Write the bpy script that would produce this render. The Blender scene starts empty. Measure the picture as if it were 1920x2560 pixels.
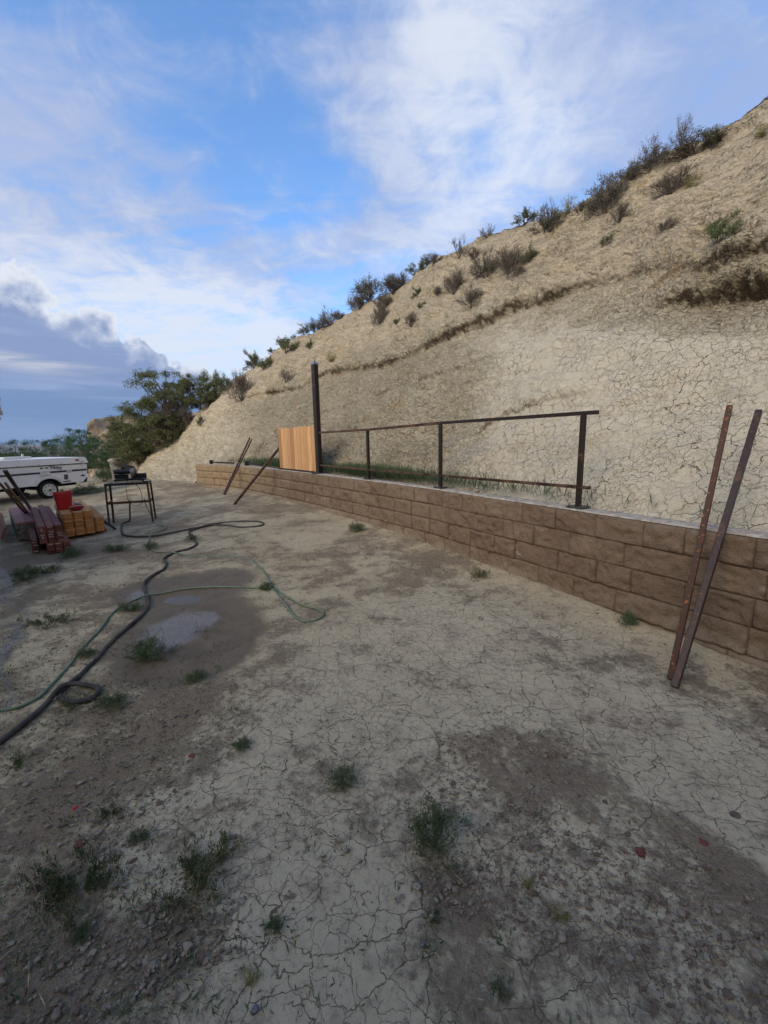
import bpy, math, random
import numpy as np
from mathutils import Vector, Matrix
rnd = random.Random(7)
rng = np.random.default_rng(7)
R = math.radians
scene = bpy.context.scene
COL = scene.collection

# ------------------------------------------------------------------ camera
F = 1050.0; RHO = R(1.2); TH = math.atan(187 / F); EYE = 1.6
_r0 = np.array([1, 0, 0.]); _u0 = np.array([0, math.sin(TH), math.cos(TH)]); FW = np.array([0, math.cos(TH), -math.sin(TH)])
RT = _r0 * math.cos(RHO) - _u0 * math.sin(RHO); UP = _r0 * math.sin(RHO) + _u0 * math.cos(RHO)
cam_d = bpy.data.cameras.new("camera"); cam = bpy.data.objects.new("camera", cam_d); COL.objects.link(cam)
cam_d.sensor_fit = 'VERTICAL'; cam_d.sensor_height = 24; cam_d.lens = F / 2560 * 24
cam_d.clip_start = 0.05; cam_d.clip_end = 30000
cam.matrix_world = Matrix(((RT[0], UP[0], -FW[0], 0), (RT[1], UP[1], -FW[1], 0), (RT[2], UP[2], -FW[2], EYE), (0, 0, 0, 1)))
scene.camera = cam

# ------------------------------------------------------------------ light, exposure
SUN_EL, SUN_AZ = 30.0, 222.0       # azimuth: clockwise from +Y, where the light comes from (behind left)
sun_d = bpy.data.lights.new("sun", 'SUN'); sun_d.energy = 2.4; sun_d.angle = R(38); sun_d.color = (1.0, .86, .68)
sun = bpy.data.objects.new("sun", sun_d); COL.objects.link(sun)
_sd = Vector((math.sin(R(SUN_AZ)) * math.cos(R(SUN_EL)), math.cos(R(SUN_AZ)) * math.cos(R(SUN_EL)), math.sin(R(SUN_EL))))
sun.rotation_euler = _sd.to_track_quat('Z', 'Y').to_euler()
scene.view_settings.view_transform = 'Standard'; scene.view_settings.look = 'None'
scene.view_settings.exposure = 0.0; scene.view_settings.gamma = 1
scene.cycles.max_bounces = 6; scene.cycles.diffuse_bounces = 3; scene.cycles.volume_bounces = 0
scene.cycles.transparent_max_bounces = 8; scene.cycles.use_denoising = True; scene.cycles.use_adaptive_sampling = False; scene.cycles.sample_clamp_indirect = 4

# ------------------------------------------------------------------ node helper
class NT:
    def __init__(s, tree): s.t = tree; s.n = tree.nodes; s.l = tree.links
    def put(s, sock, v):
        if v is None: return
        if isinstance(v, bpy.types.NodeSocket): s.l.new(v, sock)
        elif isinstance(v, (tuple, list)):
            v = tuple(v)
            if sock.type == 'RGBA' and len(v) == 3: v = v + (1,)
            sock.default_value = v
        else:
            if sock.type in ('RGBA',): sock.default_value = (v, v, v, 1)
            elif sock.type == 'VECTOR': sock.default_value = (v, v, v)
            else: sock.default_value = v
    def node(s, typ, **kw):
        n = s.n.new(typ)
        for k, v in kw.items(): setattr(n, k, v)
        return n
    def m(s, op, a, b=None, c=None, clamp=False):
        n = s.node('ShaderNodeMath', operation=op, use_clamp=clamp)
        for i, v in enumerate((a, b, c)): s.put(n.inputs[i], v)
        return n.outputs[0]
    def add(s, a, b): return s.m('ADD', a, b)
    def mul(s, a, b): return s.m('MULTIPLY', a, b)
    def sub(s, a, b): return s.m('SUBTRACT', a, b)
    def vm(s, op, a, b=None, scale=None):
        n = s.node('ShaderNodeVectorMath', operation=op); s.put(n.inputs[0], a); s.put(n.inputs[1], b)
        if scale is not None: s.put(n.inputs['Scale'], scale)
        return n.outputs['Value'] if op in ('DOT_PRODUCT', 'LENGTH', 'DISTANCE') else n.outputs[0]
    def mix(s, f, a, b, mode='MIX'):
        n = s.node('ShaderNodeMix', data_type='RGBA', blend_type=mode); s.put(n.inputs[0], f); s.put(n.inputs[6], a); s.put(n.inputs[7], b)
        return n.outputs[2]
    def rr(s, v, a, b, lo=0., hi=1., smooth=True):
        n = s.node('ShaderNodeMapRange', interpolation_type='SMOOTHSTEP' if smooth else 'LINEAR'); s.put(n.inputs[0], v)
        for i, q in enumerate((a, b, lo, hi)): s.put(n.inputs[i + 1], q)
        return n.outputs[0]
    def noise(s, vec, scale, detail=4, rough=.55, dist=0., col=False):
        n = s.node('ShaderNodeTexNoise'); s.put(n.inputs['Vector'], vec); s.put(n.inputs['Scale'], scale)
        s.put(n.inputs['Detail'], detail); s.put(n.inputs['Roughness'], rough); s.put(n.inputs['Distortion'], dist)
        return n.outputs['Color'] if col else n.outputs['Fac']
    def voro(s, vec, scale, feature='DISTANCE_TO_EDGE', rand=1., out='Distance', dim='2D'):
        n = s.node('ShaderNodeTexVoronoi', feature=feature, voronoi_dimensions=dim); s.put(n.inputs['Vector'], vec); s.put(n.inputs['Scale'], scale); s.put(n.inputs['Randomness'], rand)
        return n.outputs[out]
    def attr(s, name): return s.node('ShaderNodeAttribute', attribute_name=name).outputs['Fac']
    def geo(s, name): return s.node('ShaderNodeNewGeometry').outputs[name]
    def obj(s): return s.node('ShaderNodeTexCoord').outputs['Object']
    def bump(s, h, dist, strength=1., normal=None):
        n = s.node('ShaderNodeBump'); s.put(n.inputs['Height'], h); s.put(n.inputs['Distance'], dist); s.put(n.inputs['Strength'], strength)
        if normal: s.put(n.inputs['Normal'], normal)
        return n.outputs[0]
def mat(name):
    m = bpy.data.materials.new(name); m.use_nodes = True; nt = NT(m.node_tree); m.node_tree.nodes.clear()
    b = nt.node('ShaderNodeBsdfPrincipled'); o = nt.node('ShaderNodeOutputMaterial'); nt.l.new(b.outputs[0], o.inputs[0])
    return m, nt, b
def simple(name, col, rough=.7, metal=0., var=.25, scale=12., bump=.0, col2=None, spec=.4):
    m, t, b = mat(name); P = t.obj(); n = t.noise(P, scale, 5, .6)
    c2 = col2 or tuple(c * (1 - var) for c in col)
    t.put(b.inputs['Base Color'], t.mix(t.rr(n, .35, .65), col, c2))
    t.put(b.inputs['Roughness'], t.rr(t.noise(P, scale * 2.3), .3, .7, max(0, rough - .08), min(1, rough + .08))); b.inputs['Metallic'].default_value = metal
    b.inputs['Specular IOR Level'].default_value = spec
    if bump: t.put(b.inputs['Normal'], t.bump(t.noise(P, scale * 4, 4), bump))
    return m

# ------------------------------------------------------------------ world: sky with layered clouds
w = bpy.data.worlds.new("World"); scene.world = w; w.use_nodes = True; w.node_tree.nodes.clear(); t = NT(w.node_tree)
sky = t.node('ShaderNodeTexSky', sky_type='NISHITA'); sky.sun_disc = False; sky.sun_elevation = R(SUN_EL); sky.sun_rotation = R(SUN_AZ)
sky.air_density = 1.0; sky.dust_density = .6; sky.ozone_density = 2.0
V = t.vm('NORMALIZE', t.node('ShaderNodeTexCoord').outputs['Generated'])
sp = t.node('ShaderNodeSeparateXYZ'); t.put(sp.inputs[0], V); X, Y, Z = sp.outputs
az = t.mul(t.m('ARCTAN2', X, Y), 57.2958); el = t.mul(t.m('ARCSINE', Z), 57.2958)
zc = t.m('MAXIMUM', Z, 0.02); den = t.add(zc, .18)
cx = t.m('DIVIDE', X, den); cy = t.m('DIVIDE', Y, den)
cv = t.node('ShaderNodeCombineXYZ'); t.put(cv.inputs[0], cx); t.put(cv.inputs[1], cy); CP = cv.outputs[0]
n_big = t.noise(CP, 1.3, 6, .58, .6); n_fine = t.noise(CP, 6.0, 8, .64, .5)
mp = t.node('ShaderNodeMapping'); mp.inputs['Rotation'].default_value = (0, 0, R(35)); mp.inputs['Scale'].default_value = (.6, 2.2, 1); t.put(mp.inputs[0], CP)
n_str = t.noise(mp.outputs[0], 1.6, 7, .6, .8)
def blob(a0, e0, sa, se, ang=0.):
    da = t.sub(az, a0); de = t.sub(el, e0); c, s_ = math.cos(R(ang)), math.sin(R(ang))
    p = t.m('DIVIDE', t.add(t.mul(da, c), t.mul(de, s_)), sa); q = t.m('DIVIDE', t.sub(t.mul(de, c), t.mul(da, s_)), se)
    return t.m('EXPONENT', t.mul(t.add(t.mul(p, p), t.mul(q, q)), -1.))
def blobs(lst):
    o = None
    for b_ in lst:
        g = t.mul(blob(*b_[:5]), b_[5]); o = g if o is None else t.add(o, g)
    return o
def azel(x, y):
    d = FW * F + RT * (x - 960) - UP * (y - 1280); d = d / np.linalg.norm(d)
    return math.degrees(math.atan2(d[0], d[1])), math.degrees(math.asin(d[2]))
def bl(x, y, sa, se, ang, wt): return azel(x, y) + (sa, se, ang, wt)
SKYBLUE = t.mul(1., 1.)
skyc = t.mix(1., sky.outputs[0], (.175, .24, .30), 'MULTIPLY')
# general thin veil and heaps all round, thin patches where the photograph has blue
veil = blobs([bl(330, 720, 17, 8, 0, 1.15), bl(560, 860, 14, 6, -15, 1.2), bl(60, 600, 16, 12, 0, .7), bl(60, 150, 18, 18, 0, .5), bl(250, 420, 14, 10, 30, .35), bl(520, 620, 10, 5, 0, .3),
              bl(1240, 60, 22, 10, 0, 1.0), bl(1500, 180, 26, 10, 0, .75), bl(1000, 120, 9, 9, 0, .45), bl(1230, 350, 14, 4.5, 10, .85), bl(1180, 540, 17, 4.2, 20, 1.1), bl(1450, 480, 20, 5, 20, 1.0), bl(950, 600, 12, 3.6, 12, .6), bl(1830, 120, 14, 8, 0, .6)])
veil = t.add(veil, t.rr(t.m('ABSOLUTE', az), 55, 90, 0, .55))
dv = t.add(t.mul(t.m('MINIMUM', veil, 1.15), .72), t.mul(t.sub(n_str, .5), 1.5)); dv = t.add(dv, t.mul(t.sub(n_fine, .5), 1.15)); dv = t.add(dv, t.mul(t.sub(n_big, .5), .7))
puff = t.rr(t.noise(CP, 7, 5, .6), .35, .7)
core = blobs([bl(1180, 50, 10, 8, 0, 1.0), bl(1240, 340, 12, 4, 0, .6), bl(1150, 560, 14, 4, 20, .7), bl(300, 760, 20, 6, 0, .9), bl(540, 880, 12, 5, 0, 1.)])
shade = t.rr(t.add(t.add(t.mul(n_big, .8), t.mul(t.sub(n_fine, .5), .8)), t.mul(core, .5)), .32, .95)
cc = t.mix(shade, (.37, .47, .74), (.82, .86, .95)); glow = t.m('MAXIMUM', blob(-140, 25, 75, 45), t.mul(blob(-215, 25, 60, 40), .6)); glow = t.m('MAXIMUM', glow, blob(145, 25, 45, 40)); cc = t.mix(glow, cc, (1.25, 1.05, .80))  # unseen glow behind the camera is added to warm the light
dens = t.m('MAXIMUM', t.rr(dv, .13, 1.0), t.mul(glow, .85))
c1 = t.mix(t.mul(dens, .86), skyc, cc)
# low dark heap cloud to the left, with bright rim and streaks
topline = t.rr(az, -37., -18., 16.2, 6.8, False)
wob = t.add(t.add(t.mul(t.sub(t.noise(V, 7, 6, .6), .5), 7.), t.mul(t.sub(t.noise(V, 26, 5, .62), .5), 4.5)), t.add(t.mul(t.sub(t.voro(V, 14, 'F1', dim='3D'), .4), -3.2), t.mul(t.sub(t.voro(V, 38, 'F1', dim='3D'), .4), -1.3)))
dl = t.sub(t.add(topline, wob), el)
dk = t.mul(t.rr(dl, 0., .7), t.rr(t.m('ABSOLUTE', t.add(az, 45)), 24, 30, 1, 0))
sv = t.node('ShaderNodeCombineXYZ'); t.put(sv.inputs[0], t.mul(az, .045)); t.put(sv.inputs[1], t.mul(el, .55)); st = t.noise(sv.outputs[0], 1.0, 5, .6, .5)
dcol = t.mix(t.rr(el, 1.5, 10.), (.12, .24, .47), (.26, .35, .58))
dcol = t.mix(t.mul(t.rr(st, .48, .74), .6), dcol, (.40, .50, .74))
dcol = t.mix(t.mul(t.mul(blob(*azel(60, 905), 7, .7, -5), .8), t.rr(st, .35, .6)), dcol, (.85, .82, .80))
dcol = t.mix(t.mul(t.rr(dl, 3.0, .3), t.rr(t.noise(V, 14, 4), .34, .54)), dcol, (.86, .89, .97))
c2 = t.mix(dk, c1, dcol)
# below the horizon: dull ground light
c3 = t.mix(t.rr(el, -1.5, -4.), c2, (.12, .11, .09))
bg = t.node('ShaderNodeBackground'); t.put(bg.inputs[0], c3); bg.inputs[1].default_value = 1.0
o = t.node('ShaderNodeOutputWorld'); t.l.new(bg.outputs[0], o.inputs[0])
w.cycles.sampling_method = 'MANUAL'; w.cycles.sample_map_resolution = 1024

# ------------------------------------------------------------------ geometry of the picture: pixel -> place
def ray(x, y):
    d = FW * F + RT * (x - 960) - UP * (y - 1280); return d / np.linalg.norm(d)
CAMP = np.array([0, 0, EYE])
def atz(x, y, z):
    d = ray(x, y); tt = (z - EYE) / d[2]; return CAMP + tt * d
def proj(p):
    q = np.asarray(p) - CAMP; dep = q @ FW
    return 960 + F * (q @ RT) / dep, 1280 - F * (q @ UP) / dep
def zat(x, y, base):
    d = ray(x, y); return EYE + d[2] * math.hypot(base[0], base[1]) / math.hypot(d[0], d[1])
_a = R(33.5); UU = np.array([-math.sin(_a), math.cos(_a)]); WW = np.array([math.cos(_a), math.sin(_a)])
def uw(x, y): return x * UU[0] + y * UU[1], x * WW[0] + y * WW[1]
# wall line: (px, py bottom, py top) read along the wall; its top is level
WTOP = .88
WALLPX = [(1919, 1683, 1350), (1836, 1650, 1337), (1652, 1583, 1310), (1510, 1528, 1290), (1400, 1484, 1271), (1226, 1422, 1247), (1099, 1377, 1226), (960, 1329, 1208), (788, 1276, 1186), (690, 1249, 1174.5), (653, 1240, 1171), (589, 1228, 1164.5), (540, 1220, 1162.3), (488, 1209, 1161)]
wp = []
for x, yb, yt in WALLPX:
    p = atz(x, yt, WTOP); wp.append((*uw(p[0], p[1]), WTOP, zat(x, yb, p)))
wp = np.array(wp); U0, U1 = -3.0, float(wp[-1, 0]) + .02
_ug = np.linspace(-8, 30, 761)
def _sm(v, n):
    k = np.ones(n) / n; q = np.convolve(np.pad(v, n, mode='edge'), k, 'same')[n:-n]; return q
_wg = np.interp(_ug, wp[:, 0], wp[:, 1]); _wg = _sm(_sm(_wg, 21), 15); _bg = _sm(np.interp(_ug, wp[:, 0], wp[:, 3]), 31)
def wall_w(u): return np.interp(u, _ug, _wg)
def wall_top(u): return np.interp(u, [0, 20], [WTOP, WTOP])
def base_z(u): return np.interp(u, _ug, _bg)
def sstep(a, b, v): q = np.clip((v - a) / (b - a), 0, 1); return q * q * (3 - 2 * q)

# ---- numpy noise
def _h(ix, iy, iz, s):
    h = (ix.astype(np.int64) * 374761393 + iy.astype(np.int64) * 668265263 + iz.astype(np.int64) * 2147483647 + s * 1274126177) & 0xffffffff
    h = ((h ^ (h >> 13)) * 1274126177) & 0xffffffff; h = (h ^ (h >> 16)) & 0xffffff
    return h / float(0xffffff)
def vnoise(p, s=0):
    i = np.floor(p); f = p - i; f = f * f * f * (f * (f * 6 - 15) + 10); i = i.astype(np.int64); o = 0
    for dx in (0, 1):
        for dy in (0, 1):
            for dz in (0, 1):
                wx = f[:, 0] if dx else 1 - f[:, 0]; wy = f[:, 1] if dy else 1 - f[:, 1]; wz = f[:, 2] if dz else 1 - f[:, 2]
                o = o + wx * wy * wz * _h(i[:, 0] + dx, i[:, 1] + dy, i[:, 2] + dz, s)
    return o * 2 - 1
def fbm(p, sc, octv=4, gain=.5, s=0):
    o = 0; a = 1; tot = 0
    for k in range(octv): o = o + a * vnoise(p * sc * 2 ** k + k * 17.3, s + k); tot += a; a *= gain
    return o / tot
def worley(p2, sc, s=0):
    """2-D distance to the cell edge (F2-F1) in cell units"""
    q = p2 * sc; i = np.floor(q).astype(np.int64); f1 = np.full(len(q), 9.); f2 = np.full(len(q), 9.)
    for dx in (-1, 0, 1):
        for dy in (-1, 0, 1):
            cx_ = i[:, 0] + dx; cy_ = i[:, 1] + dy; z0 = cx_ * 0
            fx = cx_ + _h(cx_, cy_, z0, s); fy = cy_ + _h(cx_, cy_, z0 + 1, s)
            d = np.hypot(fx - q[:, 0], fy - q[:, 1]); n1 = np.minimum(f1, d); f2 = np.minimum(f2, np.maximum(f1, d)); f1 = n1
    return f2 - f1, f1

# ---- ground height
PUD = atz(455, 1492, 0)[:2]; PUD2 = atz(470, 1590, 0)[:2]
def gz_arr(x, y, detail=True):
    x = np.asarray(x, float); y = np.asarray(y, float)
    u = x * UU[0] + y * UU[1]; w_ = x * WW[0] + y * WW[1]; ww = wall_w(u)
    b = sstep(-3.2, -.1, w_ - ww) * sstep(60, 18, u)
    r = np.hypot(x, y)
    z = base_z(u) * b
    z = z - sstep(22, 60, r) * 3.0 - np.clip(r - 60, 0, 600) * .05 - np.clip(r - 660, 0, 1e9) * .001
    # little bank of loose soil against the wall
    z = z + .05 * np.exp(-((w_ - ww) / .22) ** 2) * (u < 13)
    z = z - .045 * np.exp(-(((x - PUD[0]) / .42) ** 2 + ((y - PUD[1]) / .26) ** 2)) - .018 * np.exp(-(((x - PUD2[0]) / .6) ** 2 + ((y - PUD2[1]) / .55) ** 2))
    return z
def gz(x, y): return float(gz_arr(np.array([x]), np.array([y]))[0])
def gat(x, y, dz=0.):
    z = 0.
    for _ in range(12):
        p = atz(x, y, z + dz); z = .5 * z + .5 * gz(p[0], p[1])
    p = atz(x, y, z + dz); return p
def mpp(p): return float(((np.asarray(p) - CAMP) @ FW) / F)   # metres per photo pixel at a place

# ------------------------------------------------------------------ mesh builder
class MB:
    def __init__(s): s.v = []; s.f = []; s.mi = []; s.cur = 0
    def quad_grid(s): pass
    def add(s, vs, fs):
        k = len(s.v); s.v.extend([tuple(map(float, q)) for q in vs]); s.f.extend([tuple(i + k for i in f) for f in fs]); s.mi.extend([s.cur] * len(fs)); return s
    def box(s, c, size, rot=None, bev=0.):
        a, b, d = [q / 2 for q in size]
        if bev > 0:
            vs = []; e = bev
            for sx in (-1, 1):
                for sy in (-1, 1):
                    for sz in (-1, 1):
                        vs += [(sx * (a - e), sy * (b - e), sz * d), (sx * (a - e), sy * b, sz * (d - e)), (sx * a, sy * (b - e), sz * (d - e))]
            idx = lambda sx, sy, sz, k: (((sx > 0) * 2 + (sy > 0)) * 2 + (sz > 0)) * 3 + k
            fs = []
            for sz in (-1, 1):
                f = [idx(-1, -1, sz, 0), idx(1, -1, sz, 0), idx(1, 1, sz, 0), idx(-1, 1, sz, 0)]; fs.append(f if sz > 0 else f[::-1])
            for sy in (-1, 1):
                f = [idx(-1, sy, -1, 1), idx(1, sy, -1, 1), idx(1, sy, 1, 1), idx(-1, sy, 1, 1)]; fs.append(f if sy < 0 else f[::-1])
            for sx in (-1, 1):
                f = [idx(sx, -1, -1, 2), idx(sx, 1, -1, 2), idx(sx, 1, 1, 2), idx(sx, -1, 1, 2)]; fs.append(f if sx > 0 else f[::-1])
            for sx in (-1, 1):
                for sy in (-1, 1): fs.append([idx(sx, sy, -1, 1), idx(sx, sy, -1, 2), idx(sx, sy, 1, 2), idx(sx, sy, 1, 1)])
            for sx in (-1, 1):
                for sz in (-1, 1): fs.append([idx(sx, -1, sz, 0), idx(sx, -1, sz, 2), idx(sx, 1, sz, 2), idx(sx, 1, sz, 0)])
            for sy in (-1, 1):
                for sz in (-1, 1): fs.append([idx(-1, sy, sz, 0), idx(-1, sy, sz, 1), idx(1, sy, sz, 1), idx(1, sy, sz, 0)])
            for sx in (-1, 1):
                for sy in (-1, 1):
                    for sz in (-1, 1): fs.append([idx(sx, sy, sz, 0), idx(sx, sy, sz, 1), idx(sx, sy, sz, 2)])
        else:
            vs = [(x, y, z) for x in (-a, a) for y in (-b, b) for z in (-d, d)]
            fs = [(0, 1, 3, 2), (4, 6, 7, 5), (0, 4, 5, 1), (2, 3, 7, 6), (0, 2, 6, 4), (1, 5, 7, 3)]
        M = rot if rot is not None else Matrix.Identity(3)
        c = Vector(c); return s.add([c + M @ Vector(q) for q in vs], fs)
    def bar(s, p, q, wd, ht=None, up=(0, 0, 1), bev=0.):
        p = Vector(p); q = Vector(q); d = (q - p); L = d.length; d.normalize(); up = Vector(up)
        if abs(d.dot(up)) > .98: up = Vector((0, 1, 0))
        sx = d.cross(up).normalized(); sz = sx.cross(d).normalized()
        M = Matrix((sx, d, sz)).transposed()
        return s.box((p + q) / 2, (wd, L, ht or wd), M, bev)
    def tube(s, pts, rad, n=8, caps=True):
        pts = [Vector(p) for p in pts]; k = len(pts); rad = rad if hasattr(rad, '__len__') else [rad] * k
        vs = []; up = Vector((0, 0, 1)); prev = None
        for i, p in enumerate(pts):
            d = (pts[min(i + 1, k - 1)] - pts[max(i - 1, 0)]).normalized()
            if prev is None:
                a = d.cross(up) if abs(d.z) < .95 else d.cross(Vector((1, 0, 0)))
            else: a = prev - d * prev.dot(d)
            a.normalize(); prev = a; b = d.cross(a)
            for j in range(n):
                g = 2 * math.pi * j / n; vs.append(p + (a * math.cos(g) + b * math.sin(g)) * rad[i])
        fs = [(i * n + j, i * n + (j + 1) % n, (i + 1) * n + (j + 1) % n, (i + 1) * n + j) for i in range(k - 1) for j in range(n)]
        if caps: fs += [tuple(range(n))[::-1], tuple((k - 1) * n + j for j in range(n))]
        return s.add(vs, fs)
    def cyl(s, p, q, r, n=24, r2=None): return s.tube([p, q], [r, r if r2 is None else r2], n)
    def lathe(s, c, axis, prof, n=32):
        """prof: list of (radius, along axis)"""
        c = Vector(c); ax = Vector(axis).normalized(); a = ax.orthogonal().normalized(); b = ax.cross(a); vs = []
        for r_, h in prof:
            for j in range(n):
                g = 2 * math.pi * j / n; vs.append(c + ax * h + (a * math.cos(g) + b * math.sin(g)) * r_)
        fs = [(i * n + j, i * n + (j + 1) % n, (i + 1) * n + (j + 1) % n, (i + 1) * n + j) for i in range(len(prof) - 1) for j in range(n)]
        fs += [tuple(range(n))[::-1], tuple((len(prof) - 1) * n + j for j in range(n))]
        return s.add(vs, fs)
    def build(s, name, m, parent=None, smooth=False):
        me = bpy.data.meshes.new(name); me.from_pydata(s.v, [], s.f)
        for mm in (m if isinstance(m, (list, tuple)) else [m]): me.materials.append(mm)
        if any(s.mi): me.polygons.foreach_set('material_index', s.mi)
        if smooth: me.polygons.foreach_set('use_smooth', [True] * len(me.polygons))
        me.update(); ob = bpy.data.objects.new(name, me); COL.objects.link(ob)
        if parent: ob.parent = parent
        return ob
def tag(o, label=None, cat=None, group=None, kind=None):
    if label: o['label'] = label
    if cat: o['category'] = cat
    if group: o['group'] = group
    if kind: o['kind'] = kind
    return o
def empty(name, loc, label, cat, group=None, rz=0.):
    o = bpy.data.objects.new(name, None); o.empty_display_size = .1; COL.objects.link(o); o.location = loc; o.rotation_euler = (0, 0, rz); return tag(o, label, cat, group)
def unparent_inv(child, root):
    """keep a child built in world coordinates where it is"""
    child.location = -Vector(root.location) if root.rotation_euler.z == 0 else child.location
def wpart(mb, name, m, root, smooth=False):
    """part built in world coordinates under a thing standing at root.location (no rotation)"""
    off = Vector(root.location); p = root.parent
    while p is not None: off = off + Vector(p.location); p = p.parent
    mb.v = [tuple(Vector(q) - off) for q in mb.v]
    return mb.build(name, m, root, smooth)
def grid_mesh(name, P, m, attrs=None, smooth=True, wrap=False):
    ny, nx, _ = P.shape; me = bpy.data.meshes.new(name)
    idx = np.arange(ny * nx).reshape(ny, nx)
    if wrap: idx = np.concatenate([idx, idx[:, :1]], 1)
    q = np.stack([idx[:-1, :-1], idx[:-1, 1:], idx[1:, 1:], idx[1:, :-1]], -1).reshape(-1, 4)
    me.vertices.add(ny * nx); me.vertices.foreach_set('co', P.reshape(-1).astype(np.float32))
    me.loops.add(len(q) * 4); me.loops.foreach_set('vertex_index', q.reshape(-1).astype(np.int32))
    me.polygons.add(len(q)); me.polygons.foreach_set('loop_start', np.arange(len(q), dtype=np.int32) * 4)
    me.polygons.foreach_set('use_smooth', np.full(len(q), smooth)); me.update(calc_edges=True)
    for k, a in (attrs or {}).items():
        at_ = me.attributes.new(k, 'FLOAT', 'POINT'); at_.data.foreach_set('value', a.reshape(-1).astype(np.float32))
    me.materials.append(m); o = bpy.data.objects.new(name, me); COL.objects.link(o); return o
def tri_mesh(name, V_, Fc, m, parent=None, smooth=False, mi=None):
    """V_ (n,3), Fc (k,c) numpy"""
    me = bpy.data.meshes.new(name); c = Fc.shape[1]
    me.vertices.add(len(V_)); me.vertices.foreach_set('co', V_.reshape(-1).astype(np.float32))
    me.loops.add(Fc.size); me.loops.foreach_set('vertex_index', Fc.reshape(-1).astype(np.int32))
    me.polygons.add(len(Fc)); me.polygons.foreach_set('loop_start', np.arange(len(Fc), dtype=np.int32) * c)
    me.polygons.foreach_set('use_smooth', np.full(len(Fc), bool(smooth)))
    for mm in (m if isinstance(m, (list, tuple)) else [m]): me.materials.append(mm)
    if mi is not None: me.polygons.foreach_set('material_index', mi.astype(np.int32))
    me.update(calc_edges=True); o = bpy.data.objects.new(name, me); COL.objects.link(o)
    if parent: o.parent = parent
    return o
def spline(pts, step=.03):
    pts = np.array(pts, float); P = np.vstack([2 * pts[0] - pts[1], pts, 2 * pts[-1] - pts[-2]]); out = []
    for i in range(1, len(P) - 2):
        n = max(2, int(np.linalg.norm(P[i + 1] - P[i]) / step)); tt = np.linspace(0, 1, n, endpoint=False)[:, None]
        a, b, c, d = P[i - 1], P[i], P[i + 1], P[i + 2]
        out.append(.5 * ((2 * b) + (-a + c) * tt + (2 * a - 5 * b + 4 * c - d) * tt ** 2 + (-a + 3 * b - 3 * c + d) * tt ** 3))
    return np.vstack(out + [pts[-1:]])

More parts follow.
